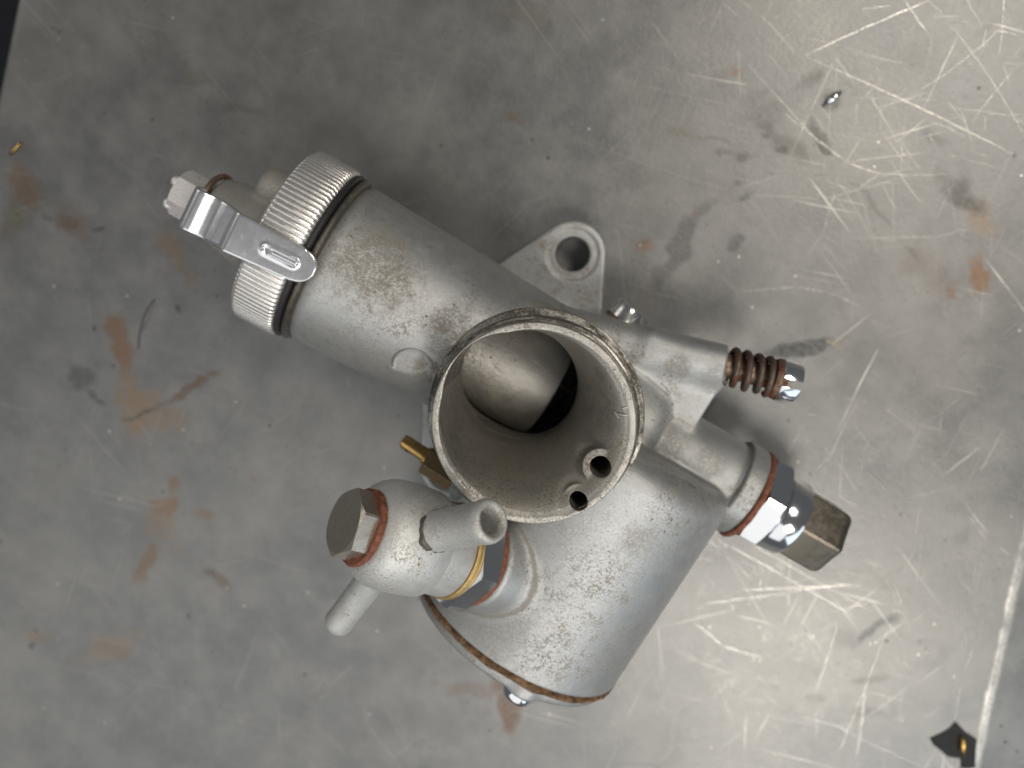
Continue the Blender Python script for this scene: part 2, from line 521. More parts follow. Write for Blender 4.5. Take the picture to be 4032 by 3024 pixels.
# ---- main casting
H = 0.46
f = Field((-60, -56, -1.2), (64, 45, 61), H)
end = ax_at(34.0)
L = (E0[0] - 34.0) / e[0] * -1
mix = f.cyl(ax_at(-57.2), -e, abs((34.0 + 57.2) / e[0]), 20.9, 18.3, rnd=5.0)
mix = np.maximum(mix, -(f.X * -e[0] + f.Z * -e[2] - (ax_at(-56.6) @ -e)) + 0 * f.Y)
lip = f.cyl(ax_at(-56.9), -e, 1.6, 21.4, 21.2, rnd=0.5)
flo = f.cyl((FC[0], -70, FC[1]), (0, 1, 0), 72.8, FR, FR, rnd=6.0)
flo = np.maximum(flo, -53.0 - f.Y + 0 * f.X)
neck = f.cyl((MC[0], MC[1], 14), (0, 0, 1), 39.2, 20.4, 20.4, rnd=0.6)
core = f.cyl((-2.5, 1.0, 2), (0, 0, 1), 33, 18.5, 18.5, rnd=2.0)
# flange: two ears on a round middle
px, py = f.X + 5.1, np.abs(f.Y - 0.5)
r1, r2, hh = 24.0, 8.8, 33.6
bb = (r1 - r2) / hh
aa = math.sqrt(1 - bb * bb)
apx = np.abs(px)
k = -bb * apx + aa * py
d2 = np.where(k < 0, length2(apx, py) - r1, np.where(k > aa * hh, length2(apx, py - hh) - r2, apx * aa + py * bb - r1))
dz = np.abs(f.Z - 5.5) - 5.5
rn = 0.7
fl = np.minimum(np.maximum(d2 + rn, dz + rn), 0) + length2(np.maximum(d2 + rn, 0), np.maximum(dz + rn, 0)) - rn
scr = f.cyl((-14.0, 12.0, 25.5), (53.9, 16.8, 4.0), math.sqrt(53.9 ** 2 + 16.8 ** 2 + 16.0), 5.6, 4.9, rnd=0.7)
web = f.box((31.4, 15.8, 21.0), (10.4, 10.6, 10.6), rnd=0.8)
web2 = f.box((31.0, 3.0, 17.0), (11.5, 12.0, 14.0), rnd=3.0)
jet = f.cyl((34, 4.0, 24.0), (1, 0, 0), 24.4, 10.7, 10.9, rnd=3.0)
jet = np.maximum(jet, f.X - 58.0 + 0 * jet)
col = f.cyl((57.6, 4.0, 24.0), (1, 0, 0), 4.9, 11.9, 11.9, rnd=0.5)
boss = f.cyl(BW - 46 * ba, ba, 46 - 29.6, 12.6, 11.3, rnd=1.3)
tick = f.cyl((-2.6, -27.2, 34.8), (1, 0, 0), 20, 5.0, 6.0, rnd=0.8)
peg = f.cyl((13.8, 12, 24.0), (0, 1, 0), 13.0, 5.6, 5.2, rnd=0.8)
D = smin(mix, core, 3.0)
D = smin(D, fl, 2.5)
D = smin(D, neck, 2.2)
D = smin(D, flo, 1.8)
ww1 = smin(scr, web, 4.0); ww2 = smin(jet, web2, 2.0)
ww = smin(ww1, ww2, 1.3)
D = smin(D, ww, 1.5)
D = np.minimum(D, col)
D = smin(D, tick, 1.5)
D = smin(D, boss, 2.2)
D = smin(D, peg, 2.0)
D = np.maximum(D, 0.25 - f.Z)
Dpre = D
# cut the bores
bx, by, br = bell_profile(f.Z)
cav = (np.sqrt((f.X - bx) ** 2 + (f.Y - by) ** 2) - (br + 0.35))
D = np.maximum(D, -np.maximum(cav, 36.0 - f.Z))
D = np.maximum(D, -(length2(f.X - TC[0], f.Y - TC[1]) - 13.7 + 0 * f.Z))
sl = f.cyl(ax_at(-70), -e, abs((24.0 + 70) / e[0]), 15.3, 15.3, rnd=0.5)
D = np.maximum(D, -sl)
for sy in (34.1, -33.1):
    D = np.maximum(D, -(length2(f.X + 5.1, f.Y - sy) - 4.45 + 0 * f.Z))
    ring = f.cyl((-5.1, sy, 10.62), (0, 0, 1), 14, 6.9, 7.6, rnd=0.3)
    D = np.maximum(D, -ring)
# shallow half-moon flat on the chamber beside the mouth
D = smax(D, -f.cyl((-23.3, -7.0, 42.95), (0, -0.2, 0.98), 8, 5.0, 5.0, rnd=0.2), 0.2)
for (c_, r_) in (((22.1, -1.1), 2.12), ((21.8, -9.4), 1.85)):
    D = np.maximum(D, -np.maximum(length2(f.X - c_[0], f.Y - c_[1]) - r_ - 0.1, 26.0 - f.Z))
V, Q, act, G = f.surface(D)
N = gradient_normals(f, D, V)
full = lambda p_: p_[act] if p_.shape == D.shape else np.broadcast_to(p_, D.shape)[act]
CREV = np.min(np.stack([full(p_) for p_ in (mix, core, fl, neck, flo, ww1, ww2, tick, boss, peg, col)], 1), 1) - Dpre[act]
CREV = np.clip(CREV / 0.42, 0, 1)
prims = {'mixing_chamber': mix, 'float_chamber': np.minimum(flo, boss), 'mounting_flange': fl, 'jet_holder_tube': np.minimum(np.minimum(jet, web2), col),
         'stop_screw_boss': np.minimum(scr, web), 'intake_neck': np.minimum(neck, core)}
keys = list(prims)
lab = np.argmin(np.stack([prims[kk][act] if prims[kk].shape == D.shape else np.broadcast_to(prims[kk], D.shape)[act] for kk in keys], 1), 1)
ql = np.median(lab[Q], axis=1).astype(int)
qc = V[Q].mean(1)
ql[(np.hypot(qc[:, 0] - TC[0], qc[:, 1] - TC[1]) < 14.6) & (qc[:, 2] < 46)] = len(keys)
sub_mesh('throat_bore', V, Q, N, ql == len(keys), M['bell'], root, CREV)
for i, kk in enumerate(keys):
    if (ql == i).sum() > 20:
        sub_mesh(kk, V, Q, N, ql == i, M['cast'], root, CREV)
del D, prims, mix, flo, neck, core, fl, scr, web, web2, jet, boss, tick, peg, cav, sl, ww

# ---- intake bell, finer grid: rim, groove, threads, bosses round the two air holes
f = Field((-18.5, -24.5, 35.0), (30, 24, 65.2), 0.27)
rho = length2(f.X - MC[0], f.Y - MC[1])
Zr = f.Z
tz = Zr
prof = np.where(tz > 61.9, 20.7 - 0.3 * np.clip(tz - 63.5, 0, 1),
       np.where(tz > 61.3, 20.15, np.where(tz > 60.6, 21.05, np.where(tz > 60.0, 20.4, np.where(tz > 56.4, 21.55 + 0.45 * np.abs(((tz - 56.4) / 0.9) % 1.0 * 2 - 1) - 0.2,
       np.where(tz > 55.5, 20.9, np.where(tz > 53.2, 23.1 - 0.35 * np.clip((tz - 55.1) / 0.4, 0, 1), 20.2)))))))
outer = np.maximum(rho - prof, np.maximum(Zr - 64.0, 36.0 - Zr))
bx, by, br = bell_profile(f.Z)
inner = (np.sqrt((f.X - bx) ** 2 + (f.Y - by) ** 2) - br)
def capsule(c, r, d, ln):
    x, y = f.X - c[0], f.Y - c[1]
    t = np.clip(x * d[0] + y * d[1], 0, ln)
    return length2(x - t * d[0], y - t * d[1]) - r - t * 0.12
j1, j2 = (22.1, -1.1), (21.8, -9.4)
dd1 = np.array([0.93, -0.36]); dd2 = np.array([0.86, -0.50])
pads = np.minimum(capsule(j1, 3.75, dd1, 6), capsule(j2, 3.35, dd2, 6))
padsolid = np.maximum(pads, f.Z - (62.15 + 0.06 * (f.X - 22)))
pk = np.clip(1 - np.maximum(pads, 0) / 1.9, 0, 1)
inner = inner - 0.6 * pk * pk * (3 - 2 * pk) * np.clip((24.5 - f.X) / 3.0, 0, 1)
cav = smax(inner, -padsolid, 0.35)
bell = smax(outer, -cav, 0.35)
for (c, r) in ((j1, 2.12), (j2, 1.85)):
    bell = np.maximum(bell, -np.maximum(length2(f.X - c[0], f.Y - c[1]) - r, 30.0 - f.Z))
sl = f.cyl(ax_at(-70), -e, 110, 15.3, 15.3)
bell = np.maximum(bell, -sl)
bell = np.maximum(bell, -(length2(f.X - TC[0], f.Y - TC[1]) - 13.7 + 0 * f.Z))
V, Q, act, G = f.surface(bell)
N = gradient_normals(f, bell, V)
qc = V[Q].mean(1); qr = np.hypot(qc[:, 0] - MC[0], qc[:, 1] - MC[1])
q_rim = (qc[:, 2] > 63.2) & (qr > 18.3)
q_thr = (qr > 19.5) & ~q_rim
bellob = sub_mesh('intake_bell', V, Q, N, ~q_rim & ~q_thr, M['bell'], root)
sub_mesh('bell_rim', V, Q, N, q_rim, M['rim'], bellob)
sub_mesh('bell_thread', V, Q, N, q_thr, M['thread'], bellob)
def bell_z(x, y):
    zs = np.linspace(63.5, 42, 400)
    cx_, cy_, r_ = bell_profile(zs)
    inn = np.hypot(x - cx_, y - cy_) < r_
    kk = np.nonzero(~inn)[0]
    return zs[kk[0]] if len(kk) and kk[0] == 0 else (zs[np.nonzero(inn)[0][-1]] if inn.any() else 63.5)
# figure stamped in the bell
two = [(19.62, 11.54), (19.78, 11.99), (20.2, 12.24), (20.73, 12.19), (21.19, 11.89), (21.39, 11.49), (21.35, 11.03), (20.58, 10.65), (19.95, 10.39), (19.3, 10.04), (18.7, 10.09), (19.41, 9.74), (20.1, 9.42)]
pts = []
for i in range(len(two) - 1):
    for t in np.linspace(0, 1, 6, endpoint=False):
        x = two[i][0] + (two[i + 1][0] - two[i][0]) * t; y = two[i][1] + (two[i + 1][1] - two[i][1]) * t
        pts.append((x, y, bell_z(x, y) + 0.12))
tube_path('stamped_number', M['rim'], bellob, pts, 0.26, n=8)
del bell, inner, outer, sl, f

# ---- throttle slide: hollow cylinder seen in the throat
s_end = (6.2 - E0[0]) / e[0]
se = E0 + e * s_end
lathe('throttle_slide', M['slide'], root, se, e, [(30, 0.1), (30, 12.6), (0.35, 12.6), (0, 12.9), (0, 14.3), (0.3, 14.75), (1.2, 14.9), (62, 14.9)], n=128)
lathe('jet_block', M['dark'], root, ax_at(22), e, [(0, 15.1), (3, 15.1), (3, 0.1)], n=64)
lathe('slide_needle', M['brass_dull'], root, se + np.array([0, 0.5, -1.5]), -e, [(-20, 1.2), (2, 1.2), (9, 0.7), (9, 0.05)], n=20)

# ---- knurled ring, rubber ring, cap
lathe('chamber_lip', M['lip'], root, E0, e, [(-3.6, 19.5), (-3.5, 20.9), (-3.2, 21.35), (-2.7, 21.6), (-2.2, 21.5), (-1.9, 21.1), (-1.7, 19.5)], n=160, sharp=80)
TEETH = 106
def knurl(q, i):
    amp = [0, 0, 0.005, 0.013, 0.016, 0.016, 0.016, 0.013, 0.006, 0, 0, 0][min(i, 11)]
    x = (q * TEETH / (2 * math.pi)) % 1.0
    tri = np.abs(x * 2 - 1)
    return 1 + amp * (np.sqrt(np.clip(1 - (1 - tri) ** 2.6, 0, 1)) * 1.4 - 1.1)
ring = lathe('cap_ring', M['knurl'], root, E0, e, [(-0.1, 19.5), (-0.1, 21.4), (0.0, 21.7), (0.35, 22.05), (1.0, 22.25), (5, 22.25), (9.4, 22.2), (9.9, 22.0), (10.4, 21.6), (10.7, 20.8), (10.6, 19.3), (7.5, 18.8)], n=TEETH * 12, sharp=50, rad=knurl)
lathe('rubber_ring', M['rubber'], root, E0, e, [(-1.75, 19.6), (-1.6, 21.2), (-1.25, 21.75), (-0.75, 21.9), (-0.3, 21.7), (-0.05, 21.0), (-0.05, 19.6)], n=160, sharp=80)
f = Field((-94, -21, 8), (-62, 26, 58), 0.5)
disc = f.cyl(E0 + e * 6.0, e, 4.2, 20.6, 20.0, rnd=0.8)
dome = f.cyl(E0 + e * 6.0, e, 6.5, 15.5, 12.5, rnd=2.0)
up = np.array([-math.sin(EL) * e[0] / e[0], 0, 0])
tw = E0 + np.array([0, -1.9, 0.6])
tower = f.cyl(tw + e * 6, e, 20.6, 12.0, 7.6, rnd=1.2)
bossc = f.cyl(E0 + np.array([0, 8.2, 2.0]) + e * 6, e, 12.5, 6.3, 5.4, rnd=2.4)
capd = smin(smin(disc, dome, 2.0), tower, 2.5)
capd = smin(capd, bossc, 1.2)
capd = np.maximum(capd, -f.cyl(tw + e * 22, e, 10, 3.6, 3.6))
V, Q, act, G = f.surface(capd)
N = gradient_normals(f, capd, V)
sub_mesh('chamber_cap', V, Q, N, np.ones(len(Q), bool), M['cap'], root)
del capd, disc, dome, tower, bossc, f

# cable adjuster: castellated hexagonal nut with rusty lock ring under it
ad = tw + np.array([0, -0.6, 0.4])
adj = hexprism('cable_adjuster', M['chrome_rust'], root, ad, e, 27.6, 34.8, 5.9, rot=R(8), cham=(0.5, 0.45), hole=2.2)
for k in range(4):
    a2, u2, w2 = frame(e)
    q = R(33 + 90 * k)
    dirv = math.cos(q) * u2 + math.sin(q) * w2
    tube_path('adjuster_tooth', M['chrome_rust'], adj, [ad + e * s + dirv * 4.1 for s in (34.0, 35.0, 35.7, 36.0)], [1.35, 1.3, 1.1, 0.5], n=10)
lathe('adjuster_stem', M['dullhex'], root, ad, e, [(20, 3.4), (27.8, 3.4)], n=32)
a2, u2, w2 = frame(e)
arc = []
for q in np.linspace(R(-150), R(160), 50):
    arc.append(tw + np.array([0, 0.3, 0]) + e * (26.8 + 0.6 * math.sin(q * 2)) + 7.4 * (math.cos(q) * u2 + math.sin(q) * w2))
tube_path('rusty_lock_ring', M['rust'], root, arc, 0.7, n=10)

# spring clip: flat strip over the ring, kicked down and rolled up over the adjuster
cu = np.array([-math.sin(-EL), 0, math.cos(EL)]); cu = np.array([e[2] * 1.0, 0, -e[0]]); cu /= np.linalg.norm(cu)
if cu[2] < 0: cu = -cu
prof = [(-4.9, 23.2), (13.4, 23.2), (14.4, 23.0), (15.4, 22.2), (16.8, 20.6), (18.2, 19.2), (19.8, 18.2), (21.2, 17.9), (22.4, 18.2), (23.4, 18.6), (24.4, 18.7), (25.5, 18.3), (26.4, 17.3), (27.0, 15.8), (27.2, 13.8), (26.9, 10.5)]
prof = np.array(prof)
seg = np.concatenate([[0], np.cumsum(np.linalg.norm(np.diff(prof, axis=0), axis=1))])
tot = seg[-1]
nu = 260
ss = np.linspace(0, tot, nu)
# smooth the corner points a little
def sm(vals):
    v = np.interp(ss, seg, vals)
    for _ in range(10):
        v[1:-1] = 0.25 * v[:-2] + 0.5 * v[1:-1] + 0.25 * v[2:]
    return v
pu, ph = sm(prof[:, 0]), sm(prof[:, 1])
du, dh = np.gradient(pu), np.gradient(ph); ln = np.hypot(du, dh); du /= ln; dh /= ln
nv = 44
TH = 0.75
Vt, Vb = [], []
for i in range(nu):
    u_ = pu[i]
    along = ss[i]
    hw = 3.75 + (4.75 - 3.75) * min(1, along / 24)
    if along < 3.75:
        hw = math.sqrt(max(1e-4, 3.75 ** 2 - (3.75 - along) ** 2))
    yc = 2.45 + (0.75 - 2.45) * min(1.0, along / 34)
    for j in range(nv):
        v_ = (j / (nv - 1) * 2 - 1) * hw
        # pressed slot with a tongue standing in it
        a_ = along - 8.0
        ds = math.hypot(max(0, abs(a_) - 3.1), v_) - 1.05
        off = -0.55 * max(0.0, min(1.0, -ds / 0.35)) + 0.16 * math.exp(-(ds / 0.35) ** 2)
        tg = max(0.0, min(1.0, (0.62 - abs(v_)) / 0.3)) * (1.0 if -3.6 < a_ < 2.7 else 0.0)
        off += 0.52 * tg
        edge_d = hw - abs(v_)
        off -= 0.22 * max(0.0, 1 - edge_d / 0.35) ** 2
        nrm = (-dh[i], du[i])
        p = E0 + e * (u_ + nrm[0] * off) + cu * (ph[i] + nrm[1] * off) + np.array([0, yc - E0[1] + v_, 0])
        Vt.append(p)
        offb = min(0.0, off) - TH
        Vb.append(E0 + e * (u_ + nrm[0] * offb) + cu * (ph[i] + nrm[1] * offb) + np.array([0, yc - E0[1] + v_, 0]))
Vs = np.array(Vt + Vb)
off = nu * nv
F = []
for i in range(nu - 1):
    for j in range(nv - 1):
        a_, b_, c_, d_ = i * nv + j, i * nv + j + 1, (i + 1) * nv + j + 1, (i + 1) * nv + j
        F.append((a_, b_, c_, d_)); F.append((off + d_, off + c_, off + b_, off + a_))
for i in range(nu - 1):
    for j in (0, nv - 1):
        a_, d_ = i * nv + j, (i + 1) * nv + j
        F.append((a_, d_, off + d_, off + a_) if j == 0 else (d_, a_, off + a_, off + d_))
for i in (0, nu - 1):
    for j in range(nv - 1):
        a_, b_ = i * nv + j, i * nv + j + 1
        F.append((b_, a_, off + a_, off + b_) if i == 0 else (a_, b_, off + b_, off + a_))
clip = mesh_np('spring_clip', Vs, F, M['clip'], root, sharp=55)

# ---- stop screw with its rusty spring
sd = np.array([11.9, 3.35, 0.7]); sd /= np.linalg.norm(sd)
s0 = np.array([40.0, 28.85, 29.8])
a3, u3, w3 = frame(sd)
hel = []
turns, Ls = 4.15, 11.6
for t in np.linspace(0, 1, 150):
    q = 2 * math.pi * turns * t + 0.8
    pitch = 0.6 + (Ls - 1.2) * (3 * t ** 2 - 2 * t ** 3) * 0.35 + (Ls - 1.2) * t * 0.65
    rr = 4.15 + 0.12 * math.sin(q * 0.5 + 1)
    hel.append(s0 + sd * pitch + rr * (math.cos(q) * u3 + math.sin(q) * w3))
stem = lathe('stop_screw', M['rust'], root, s0, sd, [(-2, 2.9), (12.6, 2.9)], n=32)
tube_path('screw_spring', M['spring'], stem, hel, 0.82, n=12)
lathe('spring_seat', M['rust'], stem, s0, sd, [(11.6, 2.9), (11.6, 4.6), (12.3, 4.9), (12.8, 4.9), (12.8, 2.9)], n=48)
# slotted head
n = 96
bm = bmesh.new()
def half_head(sign):
    q0 = math.asin(1.0 / 5.1)
    prof2 = [(12.8, 4.75), (13.1, 5.1), (16.9, 5.1), (17.5, 4.7)]
    qs = np.linspace(q0, math.pi - q0, 28)
    rings = []
    for (s_, r_) in prof2:
        rings.append([bm.verts.new((s0 + sd * s_ + r_ * math.cos(q) * u3 + sign * max(1.0, r_ * math.sin(q)) * w3) * MM) for q in qs])
    for i in range(len(rings) - 1):
        for j in range(len(qs) - 1):
            bm.faces.new((rings[i][j], rings[i][j + 1], rings[i + 1][j + 1], rings[i + 1][j]))
        bm.faces.new((rings[i][0], rings[i + 1][0], rings[i + 1][-1], rings[i][-1]))
    bm.faces.new(rings[-1]); bm.faces.new(rings[0][::-1])
half_head(1); half_head(-1)
bmesh.ops.recalc_face_normals(bm, faces=bm.faces)
me = bpy.data.meshes.new('screw_head'); bm.to_mesh(me); bm.free()
o = link('screw_head', me, M['chrome'], stem); me.set_sharp_from_angle(angle=R(35))
lathe('screw_head_base', M['rust'], stem, s0, sd, [(12.7, 4.6), (14.2, 4.9), (14.2, 0.05)], n=48)

# ---- main jet holder
jp = np.array([0, 3.7, 24.0]); X1 = np.array([1.0, 0, 0])
def washer(name, mat, p0, axis, s_a, s_b, r, parent=root, hole=2.0):
    g1, g2 = rng.random(4) * 6.28, 0.012 if mat.name == 'red_fibre' else 0.003
    wob_ = lambda q, i: 1 + g2 * (np.sin(3 * q + g1[0]) + 0.7 * np.sin(7 * q + g1[1] + i * 0.4) + 0.5 * np.sin(17 * q + g1[2]) + 0.4 * np.sin(31 * q + g1[3] + i))
    return lathe(name, mat, parent, p0, axis, [(s_a, hole), (s_a, r - 0.2), (s_a + 0.25, r), (s_b - 0.25, r), (s_b, r - 0.2), (s_b, hole)], n=128, sharp=45, rad=wob_)
washer('fibre_washer', M['fibre'], jp, X1, 62.6, 64.0, 12.1)
hexprism('jet_holder_nut', M['chrome'], root, jp, X1, 64.0, 69.8, 12.3, rot=R(13), cham=(0.3, 0.5))
lathe('jet_holder_collar', M['chrome'], root, jp, X1, [(69.6, 9.2), (70.3, 9.2), (70.6, 9.9), (71.0, 10.05), (75.6, 10.0), (76.2, 9.7), (76.3, 5)], n=96)
hexprism('jet_holder_cap', M['dullhex'], root, jp + np.array([0, 0.3, 0]), X1, 76.2, 88.0, 9.7, rot=R(28), round_end=2.8)

# ---- fuel banjo on its inlet
hexprism('inlet_nut', M['chrome'], root, BW, ba, -28.4, -22.9, 12.4, rot=R(40), cham=(0.3, 0.3))
washer('fibre_washer', M['fibre'], BW, ba, -29.7, -28.4, 10.9)
washer('brass_washer', M['yellow'], BW, ba, -22.9, -21.7, 10.6)
bprof = [(-21.7, 3), (-21.7, 9.9), (-21.3, 10.2), (-15.5, 10.1), (-15.1, 10.2), (-14.9, 10.9), (-14.4, 11.3), (-10, 11.5), (-6.5, 11.45), (-4.2, 11.1), (-2.4, 10.4), (-1.2, 9.5), (-0.5, 8.6), (-0.15, 8.1), (0, 7.4), (0, 3)]
bj = lathe('banjo_union', M['banjo'], root, BW, ba, bprof, n=128, sharp=60)
def spigot(name, p0, p1, r0, r1, rb, depth):
    p0, p1 = np.array(p0), np.array(p1)
    L_ = np.linalg.norm(p1 - p0)
    return lathe(name, M['banjo'], bj, p0, p1 - p0, [(0, r0 * 1.05), (7.6, r0 * 1.03), (8.3, r0 * 1.08), (9.3, r0 * 1.07), (10.0, r0 * 1.0), (L_ - 3.5, r1 * 0.985), (L_ - 2.4, r1 * 1.015), (L_ - 1.2, r1 * 1.02), (L_ - 0.35, r1 * 0.96), (L_, r1 * 0.86), (L_ - 0.05, r1 * 0.74), (L_ - 0.8, rb * 1.05), (L_ - 1.4, rb), (L_ - depth, rb * 0.85), (L_ - depth, 0.05)], n=72, sharp=50)
base = BW + ba * -9.5
sp1 = np.array((7.65, -16.35, 79.5)) - base; sp1 /= np.linalg.norm(sp1)
lathe('joint_bead', M['lip'], bj, base, sp1, [(10.3, 4.0), (10.4, 4.2), (10.9, 4.38), (11.6, 4.3), (12.1, 4.15), (12.1, 3.8)], n=64, sharp=80, rad=lambda q, i: 1 + 0.07 * np.sin(2 * q + 1 + 0.3 * i) + 0.05 * np.sin(5 * q + 2 - 0.5 * i) + 0.03 * np.sin(13 * q + i))
spigot('fuel_spigot', base, (7.65, -16.35, 79.5), 4.1, 4.15, 2.4, 18)
spigot('fuel_spigot', base + np.array([0, 0, -2]), (-9.15, -67.2, 51.0), 3.5, 3.35, 2.2, 8)
washer('fibre_washer', M['fibre'], BW, ba, -0.1, 1.25, 7.9)
hexprism('banjo_bolt', M['bolt'], root, BW, ba, 1.25, 5.0, 7.3, rot=R(19), cham=(0, 0.45))

# ---- brass tickler
tp = np.array([0, -26.2, 34.8]); 
tk = hexprism('tickler_body', M['brass_dull'], root, tp + np.array([0, -1.0, 0]), (-1, 0.05, 0), 2.5, 11.0, 4.0, rot=R(20), cham=(0, 0.5))
lathe('tickler_plunger', M['brass'], tk, tp + np.array([-11, 0, 0]), (-1, 0.06, 0.02), [(-1, 2.3), (0.6, 2.3), (0.7, 1.8), (6.4, 1.75), (7.2, 1.5), (7.35, 0.9), (7.0, 0.6), (7.0, 0.05)], n=40)
a4, u4, w4 = frame((-1, 0.06, 0.02))
lathe('cross_hole', M['rubber'], tk, tp + np.array([-15.9, 0.28, 0.1]), u4 * 0.55 + w4 * -0.83, [(1.62, 0.62), (1.78, 0.6), (1.78, 0.02)], n=20)

# ---- pilot screw behind the body and the float chamber cover
lathe('pilot_screw', M['chrome_worn'], root, (13.8, 25.2, 25.0), (0.12, 1, 0.05), [(0.6, 1), (0.6, 3.9), (0.9, 4.1), (4.2, 4.1), (4.7, 3.8), (4.7, 0.05)], n=48)
washer('rusty_washer', M['rust'], np.array([13.8, 25.2, 25.0]), (0.12, 1, 0.05), 0.0, 0.6, 4.6)
gr = 0.35 * rng.standard_normal(220)
gr = np.convolve(np.concatenate([gr[-6:], gr, gr[:6]]), np.ones(3) / 3, 'same')[6:-6]
lathe('cover_gasket', M['gasket'], root, (FC[0], -52.9, FC[1]), (0, -1, 0), [(0, 20), (0, FR - 0.9), (0.45, FR - 0.6), (0.75, FR + 0.1), (1.2, FR + 0.25), (1.7, FR - 0.1), (1.7, 20)], n=220, sharp=40, rad=lambda q, i: 1 + (np.roll(gr, i * 3) * 0.035 * (1 if 0 < i < 6 else 0)))
f = Field((-3, -60, -1), (62, -53.5, 62), 0.5)
cv = f.cyl((FC[0], -57.2, FC[1]), (0, 1, 0), 2.6, FR - 1.2, FR - 0.7, rnd=0.6)
for q in (79, 199, 319):
    lx, lz = FC[0] + 24.9 * math.cos(R(q)), FC[1] + 24.9 * math.sin(R(q))
    cv = smin(cv, f.cyl((lx, -57.6, lz), (0, 1, 0), 3.0, 4.6, 4.6, rnd=0.5), 1.0)
V, Q, act, G = f.surface(cv)
N = gradient_normals(f, cv, V)
sub_mesh('chamber_cover', V, Q, N, np.ones(len(Q), bool), M['cast'], root)
for q in (79, 199, 319):
    lx, lz = FC[0] + 24.9 * math.cos(R(q)), FC[1] + 24.9 * math.sin(R(q))
    lathe('cover_screw', M['chrome'], root, (lx, -57.6, lz), (0, -1, 0), [(0, 3.9), (1.2, 3.9), (2.2, 3.4), (2.7, 2.2), (2.8, 0.05)], n=40)

